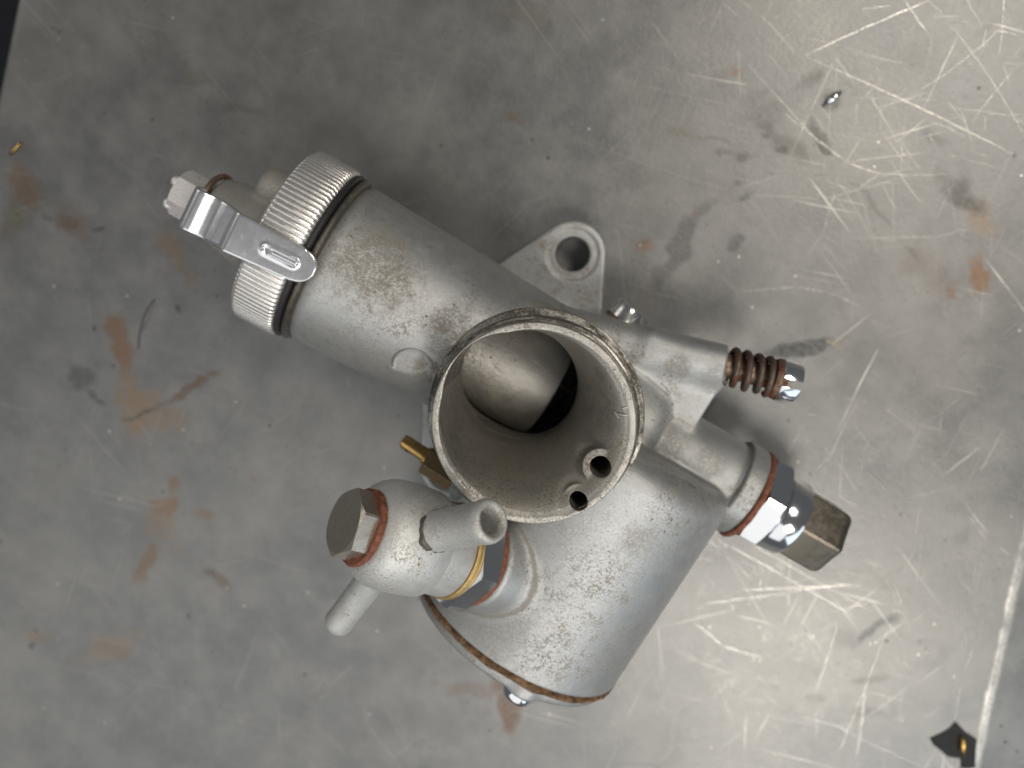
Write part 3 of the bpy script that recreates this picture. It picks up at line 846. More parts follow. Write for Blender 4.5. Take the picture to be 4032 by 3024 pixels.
# ================================================================= the metal sheet
def table_material():
    n = NT('scratched_steel_sheet')
    c = n.co()
    sepx = n.vmath('DOT_PRODUCT', c, (0.9, 0.43, 0))
    big = n.noise(0.012, 5, 0.6)
    mid = n.noise(0.07, 6, 0.65)
    fine = n.noise(0.8, 5, 0.7)
    grain = n.noise(3.0, 3, 0.6)
    col = n.mix(n.step(mid, 0.3, 0.72), (0.162, 0.166, 0.167), (0.225, 0.228, 0.225))
    col = n.mix(n.math('MULTIPLY', n.step(big, 0.42, 0.66), 0.35), col, (0.30, 0.295, 0.275))
    # dull smears
    sm_ = n.math('MULTIPLY', n.step(n.noise(0.045, 6, 0.7, dist=1.2), 0.56, 0.70), 0.30)
    col = n.mix(sm_, col, (0.135, 0.137, 0.135))
    # rust bloom, everywhere faint
    rb = n.math('MULTIPLY', n.step(n.noise(0.05, 6, 0.72, co=n.vmath('ADD', c, (310, 90, 0))), 0.64, 0.76), n.step(fine, 0.40, 0.62))
    col = n.mix(n.math('MULTIPLY', rb, 0.55), col, (0.21, 0.125, 0.065))
    # dark specks
    sp = n.math('MULTIPLY', n.step(n.voronoi(0.14), 0.10, 0.04), n.step(n.noise(0.05, 2, 0.5), 0.52, 0.60))
    col = n.mix(n.math('MULTIPLY', sp, 0.75), col, (0.05, 0.045, 0.04))
    sp2 = n.math('MULTIPLY', n.step(n.voronoi(0.55, co=n.vmath('ADD', c, (57, 13, 0))), 0.20, 0.08), n.step(n.noise(0.09, 2, 0.5), 0.52, 0.62))
    col = n.mix(n.math('MULTIPLY', sp2, 0.55), col, (0.07, 0.06, 0.05))
    # marks that can be picked out one by one: stored on the sheet's own fine grid
    at1 = n.new('ShaderNodeAttribute', attribute_name='stain')
    ragged = n.step(n.math('ADD', fine, n.math('MULTIPLY', grain, 0.35)), 0.42, 0.80, 1.0, 0.55)
    col = n.mix(n.math('MULTIPLY', at1.outputs['Alpha'], ragged), col, at1.outputs['Color'])
    at2 = n.new('ShaderNodeAttribute', attribute_name='scratch')
    wv2 = n.vmath('SCALE', n.vmath('SUBTRACT', n.noise(0.06, 2, 0.5, color=True), (0.5, 0.5, 0.5)), s=0.9)
    cs = n.vmath('ADD', c, wv2)
    # random hair scratches
    scr_m = None
    for ang, dens, seed in ((0.3, 0.70, 0), (1.25, 0.71, 40), (2.1, 0.71, 90), (2.75, 0.70, 150), (0.8, 0.71, 210), (1.7, 0.70, 270)):
        ca_, sa_ = math.cos(ang), math.sin(ang)
        u_ = n.vmath('DOT_PRODUCT', cs, (ca_ * 0.022, sa_ * 0.022, 0))
        v_ = n.vmath('DOT_PRODUCT', cs, (-sa_ * 1.5, ca_ * 1.5, 0))
        cmb = n.new('ShaderNodeCombineXYZ'); n.put(cmb.inputs[0], u_); n.put(cmb.inputs[1], v_); cmb.inputs[2].default_value = seed
        m = n.step(n.noise(1.0, 1.5, 0.5, co=cmb.outputs[0]), dens, dens + 0.05)
        scr_m = m if scr_m is None else n.math('MAXIMUM', scr_m, m)
    hair = n.math('MULTIPLY', scr_m, n.step(n.noise(0.03, 3, 0.5), 0.40, 0.62))
    hair = n.math('MULTIPLY', hair, n.step(n.math('ADD', sepx, n.math('MULTIPLY', n.math('SUBTRACT', big, 0.5), 120.0)), -20.0, 120.0, 0.20, 0.62))
    brk = n.step(n.noise(0.9, 4, 0.7), 0.30, 0.55, 0.35, 1.0)
    long_ = n.math('MULTIPLY', at2.outputs['Fac'], brk)
    scratch = n.math('MAXIMUM', hair, long_)
    col = n.mix(scratch, col, (0.70, 0.68, 0.63))
    # bright specks: small glints of the metal painted into its colour
    gl = n.math('MULTIPLY', n.step(n.voronoi(0.12, co=n.vmath('ADD', c, (11, 171, 0))), 0.045, 0.028), 0.7)
    col = n.mix(gl, col, (0.75, 0.73, 0.68))
    rg = n.math('ADD', 0.40, n.math('MULTIPLY', n.math('SUBTRACT', mid, 0.5), 0.24))
    rg = n.math('ADD', rg, n.math('MULTIPLY', n.math('SUBTRACT', fine, 0.5), 0.12))
    rg = n.mixf(scratch, rg, 0.38)
    h = n.math('ADD', n.math('MULTIPLY', fine, 0.6), n.math('MULTIPLY', grain, 0.4))
    n.bump(h, 0.62, 0.0002)
    return n.out(col, rg, n.mixf(scratch, 0.72, 1.0))
M['table'] = table_material()

# edges of the sheet: rolled over on the left, folded gently down on the right (mm)
lA, lB = np.array([-174.94, 19.41]), np.array([-169.01, -10.15])
rA, rB = np.array([143.57, 27.81]), np.array([171.69, -36.57])
dl = (lB - lA) / np.linalg.norm(lB - lA); dr = (rB - rA) / np.linalg.norm(rB - rA)
nl = np.array([dl[1], -dl[0]]); nl = nl if nl[0] < 0 else -nl
nr = np.array([dr[1], -dr[0]]); nr = nr if nr[0] > 0 else -nr
tl = np.concatenate([[-330, -180, -90], np.linspace(-40, 265, 700), [300, 360, 460]])
tr = np.concatenate([[-480, -330, -240], np.linspace(-190, 95, 700), [130, 190, 290]])
PL = lA + tl[:, None] * dl; PR = rA + tr[:, None] * dr
secs = []
def col3(xy, z):
    secs.append(np.concatenate([xy, np.full((len(xy), 1), float(z))], 1))
col3(PL + nl * 3.0, -14.0)
for k in range(7):                                      # rolled left edge, radius 3
    q = R(90 * (1 - k / 7))
    col3(PL + nl * (3 * math.sin(q)), -3 * (1 - math.cos(q)))
NC = 740
for k in range(NC + 1):
    col3(PL + (PR - PL) * (k / NC), 0)
for k in range(1, 7):                                   # soft fold, then a flat falling away
    q = R(10 * k / 6)
    col3(PR + nr * (9 * math.sin(q)), -9 * (1 - math.cos(q)))
xe, ze = 9 * math.sin(R(5)), -9 * (1 - math.cos(R(5)))
for d_ in list(np.linspace(0.5, 45, 90)) + [90, 140]:
    col3(PR + nr * (xe + d_ * math.cos(R(5))), ze - d_ * math.sin(R(5)))
TV = np.stack(secs, 1)
m_rows, m = TV.shape[:2]
TV = TV.reshape(-1, 3)
ii, jj = np.meshgrid(np.arange(m_rows - 1), np.arange(m - 1), indexing='ij')
q0 = (ii * m + jj).ravel()
TF = np.stack([q0, q0 + m, q0 + m + 1, q0 + 1], 1)
v0, v1, v3 = TV[TF[0, 0]], TV[TF[0, 1]], TV[TF[0, 3]]
mid_f = TF[len(TF) // 2]
if np.cross(TV[mid_f[1]] - TV[mid_f[0]], TV[mid_f[3]] - TV[mid_f[0]])[2] < 0:
    TF = TF[:, ::-1]
# small numpy value noise for ragged outlines
def vnoise(x, y, cell, seed, octs=3):
    out = np.zeros_like(x); amp = 1.0; tot = 0
    for o_ in range(octs):
        rg_ = np.random.default_rng(seed + o_)
        T_ = rg_.random((128, 128))
        gx, gy = x / cell + 500.3, y / cell + 500.7
        ix, iy = np.floor(gx).astype(int), np.floor(gy).astype(int)
        fx, fy = gx - ix, gy - iy
        fx, fy = fx * fx * (3 - 2 * fx), fy * fy * (3 - 2 * fy)
        g_ = lambda a_, b_: T_[(ix + a_) % 128, (iy + b_) % 128]
        out += amp * (g_(0, 0) * (1 - fx) * (1 - fy) + g_(1, 0) * fx * (1 - fy) + g_(0, 1) * (1 - fx) * fy + g_(1, 1) * fx * fy)
        tot += amp; amp *= 0.55; cell *= 0.5
    return out / tot - 0.5
tx, ty = TV[:, 0].copy(), TV[:, 1].copy()
wx = tx + 3.2 * vnoise(tx, ty, 5.0, 1); wy = ty + 3.2 * vnoise(tx, ty, 5.0, 21)
sx = tx + 1.6 * vnoise(tx, ty, 16.0, 41, 2) ; sy = ty + 1.6 * vnoise(tx, ty, 16.0, 61, 2)
rag = vnoise(tx, ty, 4.0, 81, 4)
brk = 0.6 + 0.9 * vnoise(tx, ty, 2.2, 101, 2)
smo = lambda v, lo, hi: (lambda t_: t_ * t_ * (3 - 2 * t_))(np.clip((v - lo) / (hi - lo), 0, 1))
SCOL = np.zeros((len(TV), 4)); SCR = np.zeros(len(TV))
for (x, y, ang, ra, rb_, colr, k, soft) in [(-108.8, -54.4, -0.796, 8.15, 3.25, (0.2, 0.105, 0.048), 0.95, 0.5), (-97.0, -69.8, -0.947, 10.53, 4.46, (0.24, 0.165, 0.1), 0.91, 0.6), (-91.3, -68.2, 0.181, 8.48, 5.89, (0.24, 0.165, 0.1), 0.65, 0.6), (-94.5, -70.0, 0.897, 5.99, 0.83, (0.055, 0.05, 0.045), 0.91, 0.5), (-86.3, -58.6, 0.99, 11.08, 1.09, (0.13, 0.075, 0.045), 0.85, 0.5), (-115.2, -70.7, 0.853, 6.36, 3.59, (0.1, 0.102, 0.105), 0.95, 0.5), (-109.2, -73.0, -0.094, 3.34, 0.91, (0.1, 0.102, 0.105), 0.95, 0.4), (-118.5, -68.6, 0.0, 1.95, 1.49, (0.055, 0.05, 0.045), 0.52, 0.6), (-75.4, -93.1, 0.367, 3.8, 3.3, (0.2, 0.105, 0.048), 0.85, 0.7), (-73.8, -98.1, -0.766, 8.66, 4.62, (0.24, 0.165, 0.1), 0.52, 0.7), (-72.1, -112.0, 1.52, 6.31, 2.3, (0.2, 0.105, 0.048), 0.72, 0.6), (-71.0, -144.8, 0.818, 9.61, 3.99, (0.24, 0.165, 0.1), 0.59, 0.7), (-94.8, -154.2, 0.193, 4.52, 1.99, (0.24, 0.165, 0.1), 0.52, 0.7), (-63.0, -88.2, 0.545, 2.93, 1.18, (0.2, 0.105, 0.048), 0.52, 0.6), (-76.3, -86.0, 0.0, 1.98, 2.44, (0.2, 0.105, 0.048), 0.65, 0.6), (-55.4, -70.8, 0.541, 2.31, 1.01, (0.2, 0.105, 0.048), 0.45, 0.6), (-153.0, -27.2, -0.182, 5.84, 4.29, (0.2, 0.105, 0.048), 0.72, 0.7), (-153.5, -35.0, 1.628, 8.32, 3.61, (0.15, 0.125, 0.08), 0.59, 0.7), (-139.1, -30.4, 0.512, 3.71, 2.0, (0.15, 0.125, 0.08), 0.95, 0.6), (-136.2, -29.9, 0.0, 5.42, 3.39, (0.13, 0.075, 0.045), 0.65, 0.8), (-128.7, -27.5, 0.832, 2.3, 0.79, (0.055, 0.05, 0.045), 0.78, 0.5), (-108.6, -20.5, -0.182, 3.98, 2.82, (0.24, 0.165, 0.1), 0.59, 0.8), (-101.8, -25.0, -0.555, 5.27, 2.28, (0.24, 0.165, 0.1), 0.52, 0.7), (-104.6, -45.3, 1.663, 8.5, 0.42, (0.055, 0.05, 0.045), 0.45, 0.4), (-53.0, -121.1, 0.559, 0.75, 0.77, (0.055, 0.05, 0.045), 0.95, 0.4), (-94.8, -152.3, 0.559, 0.79, 0.79, (0.055, 0.05, 0.045), 0.95, 0.4), (-93.5, -158.0, 0.563, 0.95, 0.96, (0.055, 0.05, 0.045), 0.78, 0.4), (-117.7, -54.7, 0.522, 0.87, 0.83, (0.055, 0.05, 0.045), 0.91, 0.4), (-98.2, -36.1, 0.52, 0.85, 0.68, (0.055, 0.05, 0.045), 0.91, 0.4), (-51.0, -104.3, -0.382, 5.73, 1.88, (0.13, 0.075, 0.045), 0.65, 0.7), (-55.1, -104.2, -0.191, 2.85, 1.26, (0.055, 0.05, 0.045), 0.45, 0.6), (47.2, -94.6, -0.972, 9.46, 2.88, (0.13, 0.075, 0.045), 0.95, 0.5), (41.0, -88.6, -0.893, 6.03, 2.31, (0.13, 0.075, 0.045), 0.78, 0.6), (33.3, -95.3, 0.377, 8.55, 1.86, (0.13, 0.075, 0.045), 0.45, 0.7), (18.7, 61.4, 1.496, 4.81, 1.77, (0.1, 0.102, 0.105), 0.72, 0.5), (18.8, 52.2, 1.587, 7.35, 3.05, (0.1, 0.102, 0.105), 0.95, 0.35), (19.0, 42.2, 1.499, 7.49, 2.3, (0.1, 0.102, 0.105), 0.72, 0.6), (31.7, 58.6, 1.144, 2.66, 1.78, (0.1, 0.102, 0.105), 0.95, 0.4), (28.3, 71.0, 0.952, 2.39, 1.5, (0.1, 0.102, 0.105), 0.85, 0.5), (24.4, 73.0, 0.507, 1.22, 0.73, (0.1, 0.102, 0.105), 0.78, 0.5), (20.3, 65.8, 0.509, 2.46, 1.48, (0.1, 0.102, 0.105), 0.52, 0.6), (10.4, 46.0, 1.221, 1.98, 1.53, (0.2, 0.105, 0.048), 0.72, 0.6), (17.9, 59.8, 0.509, 0.99, 0.62, (0.2, 0.105, 0.048), 0.78, 0.6), (8.2, 96.6, 0.758, 1.65, 0.95, (0.2, 0.105, 0.048), 0.65, 0.5), (64.2, 45.0, 0.705, 8.84, 2.46, (0.045, 0.047, 0.046), 0.95, 0.25), (59.1, 41.4, 0.745, 4.95, 2.08, (0.045, 0.047, 0.046), 0.95, 0.3), (69.8, 49.1, 0.172, 2.27, 1.13, (0.25, 0.22, 0.17), 0.91, 0.5), (124.6, -13.8, 1.283, 8.18, 1.11, (0.1, 0.102, 0.105), 0.95, 0.4), (126.5, -9.7, 1.131, 3.1, 1.68, (0.1, 0.102, 0.105), 0.95, 0.5), (118.7, -21.3, 0.56, 3.9, 2.86, (0.1, 0.102, 0.105), 0.45, 0.8), (91.2, 83.3, -0.639, 4.53, 2.3, (0.2, 0.105, 0.048), 0.95, 0.5), (84.2, 96.0, -0.162, 4.95, 2.73, (0.24, 0.165, 0.1), 0.65, 0.8), (75.0, 99.1, -0.081, 6.15, 2.5, (0.055, 0.05, 0.045), 0.72, 0.8), (75.1, 101.2, 0.51, 2.57, 1.67, (0.055, 0.05, 0.045), 0.65, 0.6), (62.1, 106.8, 0.163, 3.6, 1.6, (0.055, 0.05, 0.045), 0.45, 0.8), (20.9, 92.2, 0.501, 7.18, 4.72, (0.055, 0.05, 0.045), 0.42, 0.9), (29.6, 87.5, 0.0, 8.61, 2.32, (0.055, 0.05, 0.045), 0.59, 0.8), (35.6, 93.6, -0.242, 4.92, 1.38, (0.055, 0.05, 0.045), 0.78, 0.6), (38.3, 91.6, -0.404, 3.21, 1.04, (0.055, 0.05, 0.045), 0.95, 0.5), (29.5, 85.4, 0.335, 1.46, 0.83, (0.055, 0.05, 0.045), 0.91, 0.5), (23.7, 85.6, 0.506, 1.09, 0.72, (0.055, 0.05, 0.045), 0.78, 0.5), (26.0, 103.0, 1.406, 5.63, 1.95, (0.055, 0.05, 0.045), 0.52, 0.8), (79.1, 97.3, 0.0, 7.32, 1.61, (0.055, 0.05, 0.045), 0.65, 0.7), (46.3, 121.8, 0.497, 6.93, 5.73, (0.055, 0.05, 0.045), 0.2, 0.9), (16.0, 77.3, 0.502, 2.43, 0.96, (0.055, 0.05, 0.045), 0.52, 0.7), (20.9, 78.6, 0.506, 2.68, 1.45, (0.055, 0.05, 0.045), 0.65, 0.7), (80.7, 77.3, -0.164, 10.05, 3.52, (0.13, 0.075, 0.045), 0.33, 0.9), (89.3, 75.1, 0.522, 1.19, 1.24, (0.2, 0.105, 0.048), 0.78, 0.5), (33.4, 102.4, 1.222, 2.26, 1.96, (0.055, 0.05, 0.045), 0.72, 0.5), (-25.4, 81.8, 0.494, 7.4, 3.55, (0.1, 0.102, 0.105), 0.33, 0.8), (-46.6, 83.7, 0.489, 7.41, 2.34, (0.24, 0.165, 0.1), 0.26, 0.9), (6.0, 77.3, 0.299, 7.44, 0.83, (0.15, 0.125, 0.08), 0.65, 0.6), (14.4, 79.8, 0.301, 6.15, 0.71, (0.055, 0.05, 0.045), 0.45, 0.6), (60.4, 84.0, -0.327, 14.95, 0.69, (0.055, 0.05, 0.045), 0.45, 0.6), (-37.7, 58.1, 0.502, 2.53, 1.94, (0.2, 0.105, 0.048), 0.52, 0.7), (-120.7, 24.8, 0.495, 5.39, 1.74, (0.15, 0.125, 0.08), 0.39, 0.8), (-81.7, 10.3, 0.999, 16.19, 2.57, (0.24, 0.165, 0.1), 0.26, 0.9), (-106.2, 22.8, 0.341, 7.99, 1.26, (0.055, 0.05, 0.045), 0.33, 0.8), (-163.0, 17.4, 0.491, 2.48, 0.37, (0.055, 0.05, 0.045), 0.39, 0.5), (-143.9, -31.9, 0.51, 1.15, 1.34, (0.055, 0.05, 0.045), 0.52, 0.5), (41.9, -98.9, 0.57, 2.87, 1.54, (0.055, 0.05, 0.045), 0.26, 0.8), (131.2, -29.6, 0.663, 5.23, 1.16, (0.055, 0.05, 0.045), 0.45, 0.7), (139.0, -36.7, 0.376, 6.61, 2.05, (0.055, 0.05, 0.045), 0.39, 0.8), (121.8, -41.7, 0.565, 3.98, 1.18, (0.055, 0.05, 0.045), 0.33, 0.8)]:
    ext = 1.7 * max(ra, rb_) + 3
    sel = np.nonzero((np.abs(tx - x) < ext) & (np.abs(ty - y) < ext))[0]
    dx_, dy_ = wx[sel] - x, wy[sel] - y
    gr_ = 1.18 if colr[0] > 0.1 else 1.05
    a_ = (dx_ * math.cos(ang) + dy_ * math.sin(ang)) / (ra * gr_)
    b_ = (-dx_ * math.sin(ang) + dy_ * math.cos(ang)) / (rb_ * gr_)
    d_ = np.hypot(a_, b_) + rag[sel] * (0.6 + 1.3 * soft)
    mk = k * (1 - smo(d_, 1 - soft, 1 + soft * 0.45))
    A0 = SCOL[sel, 3]
    A1 = mk + A0 * (1 - mk)
    w_ = np.where(A1 > 1e-6, mk / np.maximum(A1, 1e-6), 0)[:, None]
    SCOL[sel, :3] = SCOL[sel, :3] * (1 - w_) + np.array(colr) * w_
    SCOL[sel, 3] = A1
# the rubbed fold line on the right, and scuffing beyond it
fd = (tx - rA[0]) * nr[0] + (ty - rA[1]) * nr[1]
SCR = np.maximum(SCR, (1 - smo(np.abs(fd - 1.0 + 1.2 * rag), 0.5, 1.7)) * np.clip(0.62 + 1.1 * rag, 0, 1))
top = mesh_np('table_top', TV, TF, M['table'], None, sharp=60)
ca = top.data.attributes.new('stain', 'FLOAT_COLOR', 'POINT'); ca.data.foreach_set('color', SCOL.astype(np.float32).ravel())
sa = top.data.attributes.new('scratch', 'FLOAT', 'POINT'); sa.data.foreach_set('value', SCR.astype(np.float32))
top['kind'] = 'structure'
# dark floor far below, seen only past the left edge
fv = [(-1500, -1500, -650), (1500, -1500, -650), (1500, 1500, -650), (-1500, 1500, -650)]
fo = mesh_np('floor', fv, [(0, 1, 2, 3)], M['cloth'], None)
fo['kind'] = 'structure'

# scratches scored into the sheet: thin tapered strips of bright metal, one joined part
def scratch_material():
    n = NT('bare_scratch')
    at_ = n.new('ShaderNodeAttribute', attribute_name='depth').outputs['Fac']
    br = n.step(n.noise(0.9, 5, 0.75), 0.36, 0.60, 0.15, 1.0)
    n.out((0.66, 0.645, 0.61), 0.36, 0.9)
    tr = n.new('ShaderNodeBsdfTransparent')
    mx = n.new('ShaderNodeMixShader')
    n.put(mx.inputs[0], n.math('MULTIPLY', at_, br))
    n.t.links.new(tr.outputs[0], mx.inputs[1]); n.t.links.new(n.b.outputs[0], mx.inputs[2])
    n.t.links.new(mx.outputs[0], n.t.nodes['Material Output'].inputs['Surface'])
    return n.m
SV, SF, SK = [], [], []
srng = np.random.default_rng(5)
def strip(pts, w, k, taper=True):
    P_ = np.array(pts, float); n_ = len(P_)
    T_ = np.gradient(P_, axis=0); T_ /= np.maximum(np.linalg.norm(T_, axis=1), 1e-9)[:, None]
    N_ = np.stack([-T_[:, 1], T_[:, 0]], 1)
    u_ = np.linspace(0, 1, n_)
    wd_ = w * (np.clip(np.minimum(u_, 1 - u_) * 6, 0.12, 1) if taper else 1) * (0.75 + 0.5 * srng.random(n_))
    b_ = len(SV)
    z_ = 0.012 + 0.012 * srng.random()
    for i_ in range(n_):
        for sg in (1, -1):
            SV.append((P_[i_, 0] + sg * N_[i_, 0] * wd_[i_], P_[i_, 1] + sg * N_[i_, 1] * wd_[i_], z_)); SK.append(k)
    for i_ in range(n_ - 1):
        SF.append((b_ + 2 * i_, b_ + 2 * i_ + 1, b_ + 2 * i_ + 3, b_ + 2 * i_ + 2))
def line(x0, y0, x1, y1, w, k, bow=0.0):
    L_ = math.hypot(x1 - x0, y1 - y0); n_ = max(6, int(L_ / 1.5))
    u_ = np.linspace(0, 1, n_)
    ux, uy = (x1 - x0) / L_, (y1 - y0) / L_
    o_ = bow * L_ * 4 * u_ * (1 - u_) + 0.05 * srng.standard_normal(n_)
    strip(np.stack([x0 + (x1 - x0) * u_ - uy * o_, y0 + (y1 - y0) * u_ + ux * o_], 1), w, k)
for (x0, y0, x1, y1, wd, k) in [(41.78, 134.7, 20.98, 107.51, 0.18, 0.7), (33.94, 129.01, 27.83, 124.74, 0.17, 0.47), (21.19, 108.27, 84.54, 113.14, 0.17, 0.55), (5.74, 111.67, 19.63, 107.43, 0.17, 0.47), (-0.26, 112.34, 4.39, 111.6, 0.17, 0.39), (-3.32, 109.42, 2.17, 108.47, 0.17, 0.47), (-3.77, 107.89, 1.02, 101.34, 0.17, 0.31), (5.62, 101.85, 12.36, 92.25, 0.17, 0.55), (7.08, 100.66, 40.31, 90.72, 0.17, 0.39), (28.95, 112.46, 32.81, 82.48, 0.17, 0.31), (-0.98, 50.37, 15.09, 29.68, 0.27, 0.43), (2.18, 50.01, 18.75, 27.32, 0.18, 0.31), (-33.69, 94.55, -27.44, 63.05, 0.18, 0.27), (-43.43, 89.37, -40.32, 60.15, 0.22, 0.31), (-21.25, 98.57, -6.08, 92.25, 0.22, 0.43), (-8.91, 84.04, -6.76, 75.74, 0.18, 0.31), (-7.91, 76.47, -6.83, 67.47, 0.17, 0.27), (-23.4, 61.12, 26.07, 70.43, 0.17, 0.43), (11.48, 70.66, 31.17, 76.05, 0.17, 0.27), (26.07, 70.43, 45.82, 80.06, 0.17, 0.39), (45.82, 80.06, 61.25, 95.52, 0.17, 0.39), (24.05, 93.94, 45.79, 91.03, 0.18, 0.62), (45.79, 91.03, 54.71, 92.57, 0.22, 0.7), (54.71, 92.57, 51.83, 86.17, 0.18, 0.62), (45.4, 89.46, 45.64, 97.72, 0.17, 0.39), (45.79, 91.03, 62.04, 102.72, 0.17, 0.39), (52.31, 91.92, 70.15, 101.13, 0.17, 0.31), (44.63, 86.29, 67.14, 73.85, 0.17, 0.39), (51.17, 87.18, 66.46, 74.88, 0.17, 0.31), (56.56, 90.86, 64.53, 86.37, 0.18, 0.35), (47.45, 83.05, 50.48, 72.9, 0.22, 0.47), (50.48, 72.9, 50.26, 64.28, 0.22, 0.39), (60.81, 76.89, 76.4, 85.69, 0.17, 0.55), (76.4, 85.69, 84.07, 93.19, 0.17, 0.35), (64.4, 75.82, 71.35, 80.46, 0.17, 0.27), (39.96, 48.33, 52.19, 56.77, 0.32, 0.55), (52.19, 56.77, 60.47, 59.76, 0.32, 0.58), (60.47, 59.76, 69.95, 60.86, 0.27, 0.55), (15.43, 32.84, 22.08, 29.23, 0.17, 0.31), (9.42, 27.91, 14.32, 32.2, 0.18, 0.23), (28.03, 50.96, 40.63, 47.26, 0.17, 0.31), (40.63, 47.26, 68.96, 44.45, 0.17, 0.23), (66.52, 48.21, 78.92, 56.12, 0.17, 0.31), (79.62, 37.19, 86.75, 39.88, 0.22, 0.47), (88.88, 41.13, 103.52, 39.17, 0.22, 0.43), (103.52, 39.17, 106.37, 39.34, 0.18, 0.39), (70.97, 27.55, 78.18, 30.27, 0.18, 0.39), (78.65, -34.47, 97.67, -18.82, 0.18, 0.58), (85.97, -24.89, 113.75, -5.57, 0.2, 0.7), (96.41, -19.27, 112.66, -6.24, 0.18, 0.62), (90.07, -21.52, 89.12, -18.79, 0.18, 0.47), (79.97, -40.44, 90.61, -42.33, 0.22, 0.55), (90.61, -42.33, 101.6, -39.72, 0.2, 0.55), (71.2, -46.77, 80.2, -58.45, 0.18, 0.31), (70.66, -15.3, 119.8, -14.74, 0.22, 0.47), (77.37, -11.21, 123.39, -10.83, 0.18, 0.39), (65.43, -16.85, 75.12, -17.49, 0.18, 0.31), (114.69, -18.76, 121.37, -41.04, 0.22, 0.39), (131.17, -29.62, 142.77, -51.98, 0.32, 0.43), (129.54, -46.32, 160.94, -43.57, 0.18, 0.31), (111.45, -55.28, 129.23, -48.29, 0.17, 0.27), (114.14, 22.32, 118.38, 13.79, 0.18, 0.39), (126.81, 26.84, 135.64, 22.73, 0.22, 0.62), (135.64, 22.73, 147.77, 22.99, 0.22, 0.62), (131.49, -9.11, 134.82, -0.41, 0.17, 0.27), (150.56, -5.5, 152.98, -12.39, 0.18, 0.39), (154.34, -16.62, 159.27, -27.23, 0.18, 0.47), (122.63, 38.32, 142.6, 6.07, 0.17, 0.23), (120.43, 0.52, 134.94, -11.96, 0.17, 0.23), (-106.06, 1.16, -92.38, 31.02, 0.22, 0.18), (-161.87, 26.36, -150.13, -2.69, 0.18, 0.24), (-153.21, 5.73, -154.43, 0.03, 0.27, 0.3), (-86.64, 65.04, -81.08, 37.9, 0.22, 0.27), (-65.85, 69.45, -73.63, 46.15, 0.18, 0.24), (-56.0, 82.68, -58.67, 40.33, 0.22, 0.24), (-65.34, 73.73, -58.52, 66.66, 0.18, 0.18), (-70.29, 61.67, -55.9, 77.44, 0.17, 0.18), (-102.14, 50.01, -113.19, 21.79, 0.17, 0.15), (-129.11, 17.39, -113.93, 26.34, 0.45, 0.18), (-99.3, 32.88, -85.38, 40.45, 0.17, 0.12), (-42.19, 65.98, -56.77, 63.53, 0.18, 0.18), (-74.18, 41.66, -79.95, 24.34, 0.17, 0.15), (-62.64, 36.73, -54.44, 59.33, 0.17, 0.18), (-48.31, -93.04, -33.46, -90.02, 0.27, 0.27), (-33.46, -90.02, -24.58, -86.65, 0.27, 0.24), (-49.86, -21.48, -22.52, -55.28, 0.18, 0.18), (-26.4, -50.98, -16.66, -61.77, 0.18, 0.15), (-64.95, -152.19, -18.73, -138.7, 0.22, 0.24), (-46.22, -159.18, -31.74, -132.99, 0.18, 0.21), (-19.09, -137.99, -9.44, -133.69, 0.18, 0.18), (-54.31, -114.37, -34.44, -151.62, 0.17, 0.15), (7.88, -117.02, 11.81, -122.85, 0.22, 0.36), (10.76, -111.5, 32.56, -127.1, 0.22, 0.27), (25.81, -109.24, 30.79, -115.29, 0.18, 0.21), (-70.11, -65.5, -67.7, -54.23, 0.18, 0.24), (-100.39, -168.95, -93.99, -167.75, 0.18, 0.24), (-58.12, -166.82, -51.21, -181.61, 0.17, 0.15), (-86.74, -34.98, -80.62, -22.13, 0.17, 0.15), (-65.88, -121.54, -49.73, -150.04, 0.17, 0.12), (-25.25, -80.65, 3.3, -116.26, 0.17, 0.13), (-36.55, -103.36, -22.51, -117.96, 0.17, 0.12)]:
    line(x0, y0, x1, y1, wd * 0.62, k, srng.normal(0, 0.012))
    if wd > 0.22 and srng.random() < 0.5:               # a fainter line scored beside it
        o_ = srng.normal(0, 0.6)
        line(x0 + o_, y0 + o_, x1 + o_ * 0.4, y1 + o_, wd * 0.3, k * 0.5, srng.normal(0, 0.012))
def on_sheet(x, y):
    return (x - rA[0]) * nr[0] + (y - rA[1]) * nr[1] < -1 and (x - lA[0]) * nl[0] + (y - lA[1]) * nl[1] < -1
for i in range(620):                                    # hair scratches, thickest where the sheet is worked most
    if i < 330:
        x, y = srng.normal(88, 38), srng.normal(50, 62)
    else:
        x, y = srng.uniform(-170, 170), srng.uniform(-190, 140)
    a_ = srng.choice([0.35, 1.2, 1.9, 2.7, 0.0]) + srng.normal(0, 0.35)
    L_ = min(60, srng.lognormal(2.2, 0.7))
    x1, y1 = x + L_ * math.cos(a_), y + L_ * math.sin(a_)
    if on_sheet(x, y) and on_sheet(x1, y1):
        line(x, y, x1, y1, srng.uniform(0.035, 0.085), srng.uniform(0.12, 0.5), srng.normal(0, 0.02))
for i in range(90):                                     # little ring marks left by drips, lower right
    x, y = srng.normal(112, 20), srng.normal(-42, 16)
    if i > 60:
        x, y = srng.uniform(-120, 150), srng.uniform(-150, 120)
    r_ = srng.uniform(0.7, 1.5); q0 = srng.uniform(0, 6.28); q1 = q0 + srng.uniform(3.0, 6.2)
    if on_sheet(x, y):
        qs = np.linspace(q0, q1, 22)
        strip(np.stack([x + r_ * np.cos(qs), y + r_ * srng.uniform(0.7, 1) * np.sin(qs)], 1), 0.11, srng.uniform(0.10, 0.32), False)
sco = mesh_np('scratch', np.array(SV), [tuple(int(v) for v in q) for q in SF], scratch_material(), top)
sco.data.attributes.new('depth', 'FLOAT', 'POINT').data.foreach_set('value', np.array(SK, dtype=np.float32))
sco['kind'] = 'stuff'

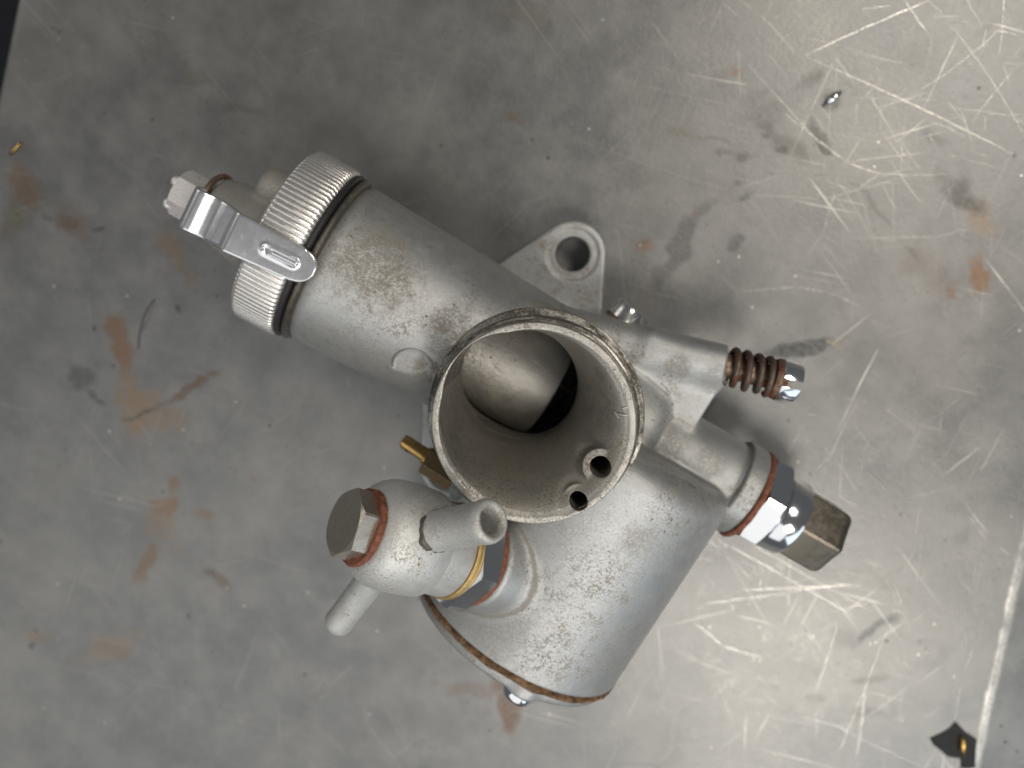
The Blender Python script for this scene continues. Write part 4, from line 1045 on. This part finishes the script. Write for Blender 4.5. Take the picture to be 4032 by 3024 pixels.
# ================================================================= small things lying on the sheet
def thing(o, label, cat, group=None):
    o['label'] = label; o['category'] = cat
    if group: o['group'] = group
    return o
def flake(name, outline, th, mat, z0=0.05):
    bm = bmesh.new()
    vb = [bm.verts.new((x * MM, y * MM, z0 * MM)) for x, y in outline]
    fb = bm.faces.new(vb)
    ext = bmesh.ops.extrude_face_region(bm, geom=[fb])
    bmesh.ops.translate(bm, vec=(0, 0, th * MM), verts=[v for v in ext['geom'] if isinstance(v, bmesh.types.BMVert)])
    bmesh.ops.recalc_face_normals(bm, faces=bm.faces)
    me = bpy.data.meshes.new(name); bm.to_mesh(me); bm.free()
    return link(name, me, mat, None, smooth=False)
thing(flake('tape_scrap', [(156.38, -34.98), (158.0, -32.3), (159.19, -29.62), (159.53, -26.73), (163.6, -27.93), (167.64, -28.19), (169.75, -31.63), (172.46, -36.07), (169.12, -38.24), (167.21, -35.7), (163.9, -37.17), (160.91, -36.58), (158.23, -36.19)], 0.12, M['black']), 'torn black scrap stuck to the sheet beside the pale scuffed fold line', 'scrap')
def shaving(pts, r, mat):
    return tube_path('metal_shaving', mat, None, [(x, y, z) for x, y, z in pts], r, n=8)
thing(shaving([(32.63, 100.17, 0.4), (33.25, 101.81, 1.0), (33.79, 103.34, 1.0), (34.57, 105.05, 0.5)], [0.25, 0.8, 0.95, 0.5], M['chrome']), 'bright curled metal shaving on the dirty patch near the top right', 'shaving')
thing(shaving([(163.22, -29.69, 0.5), (164.46, -30.96, 0.9), (165.48, -32.7, 0.9), (167.24, -34.29, 0.5)], [0.5, 0.9, 0.8, 0.4], M['brass']), 'golden metal sliver lying across the black scrap', 'shaving')
thing(tube_path('hair', M['rubber'], None, [(-105.34, -37.42, 0.15), (-106.04, -40.82, 0.3), (-105.84, -44.75, 0.4), (-104.84, -49.21, 0.3), (-103.47, -53.24, 0.15)], 0.12, n=6), 'thin dark curved hair on the sheet below the knurled ring', 'hair')
thing(shaving([(-161.51, -21.41, 0.2), (-160.69, -19.39, 0.5), (-160.1, -17.85, 0.5), (-159.81, -16.41, 0.2)], [0.2, 0.4, 0.4, 0.2], M['brass']), 'thin coppery metal splinter near the dark left edge of the sheet', 'shaving')
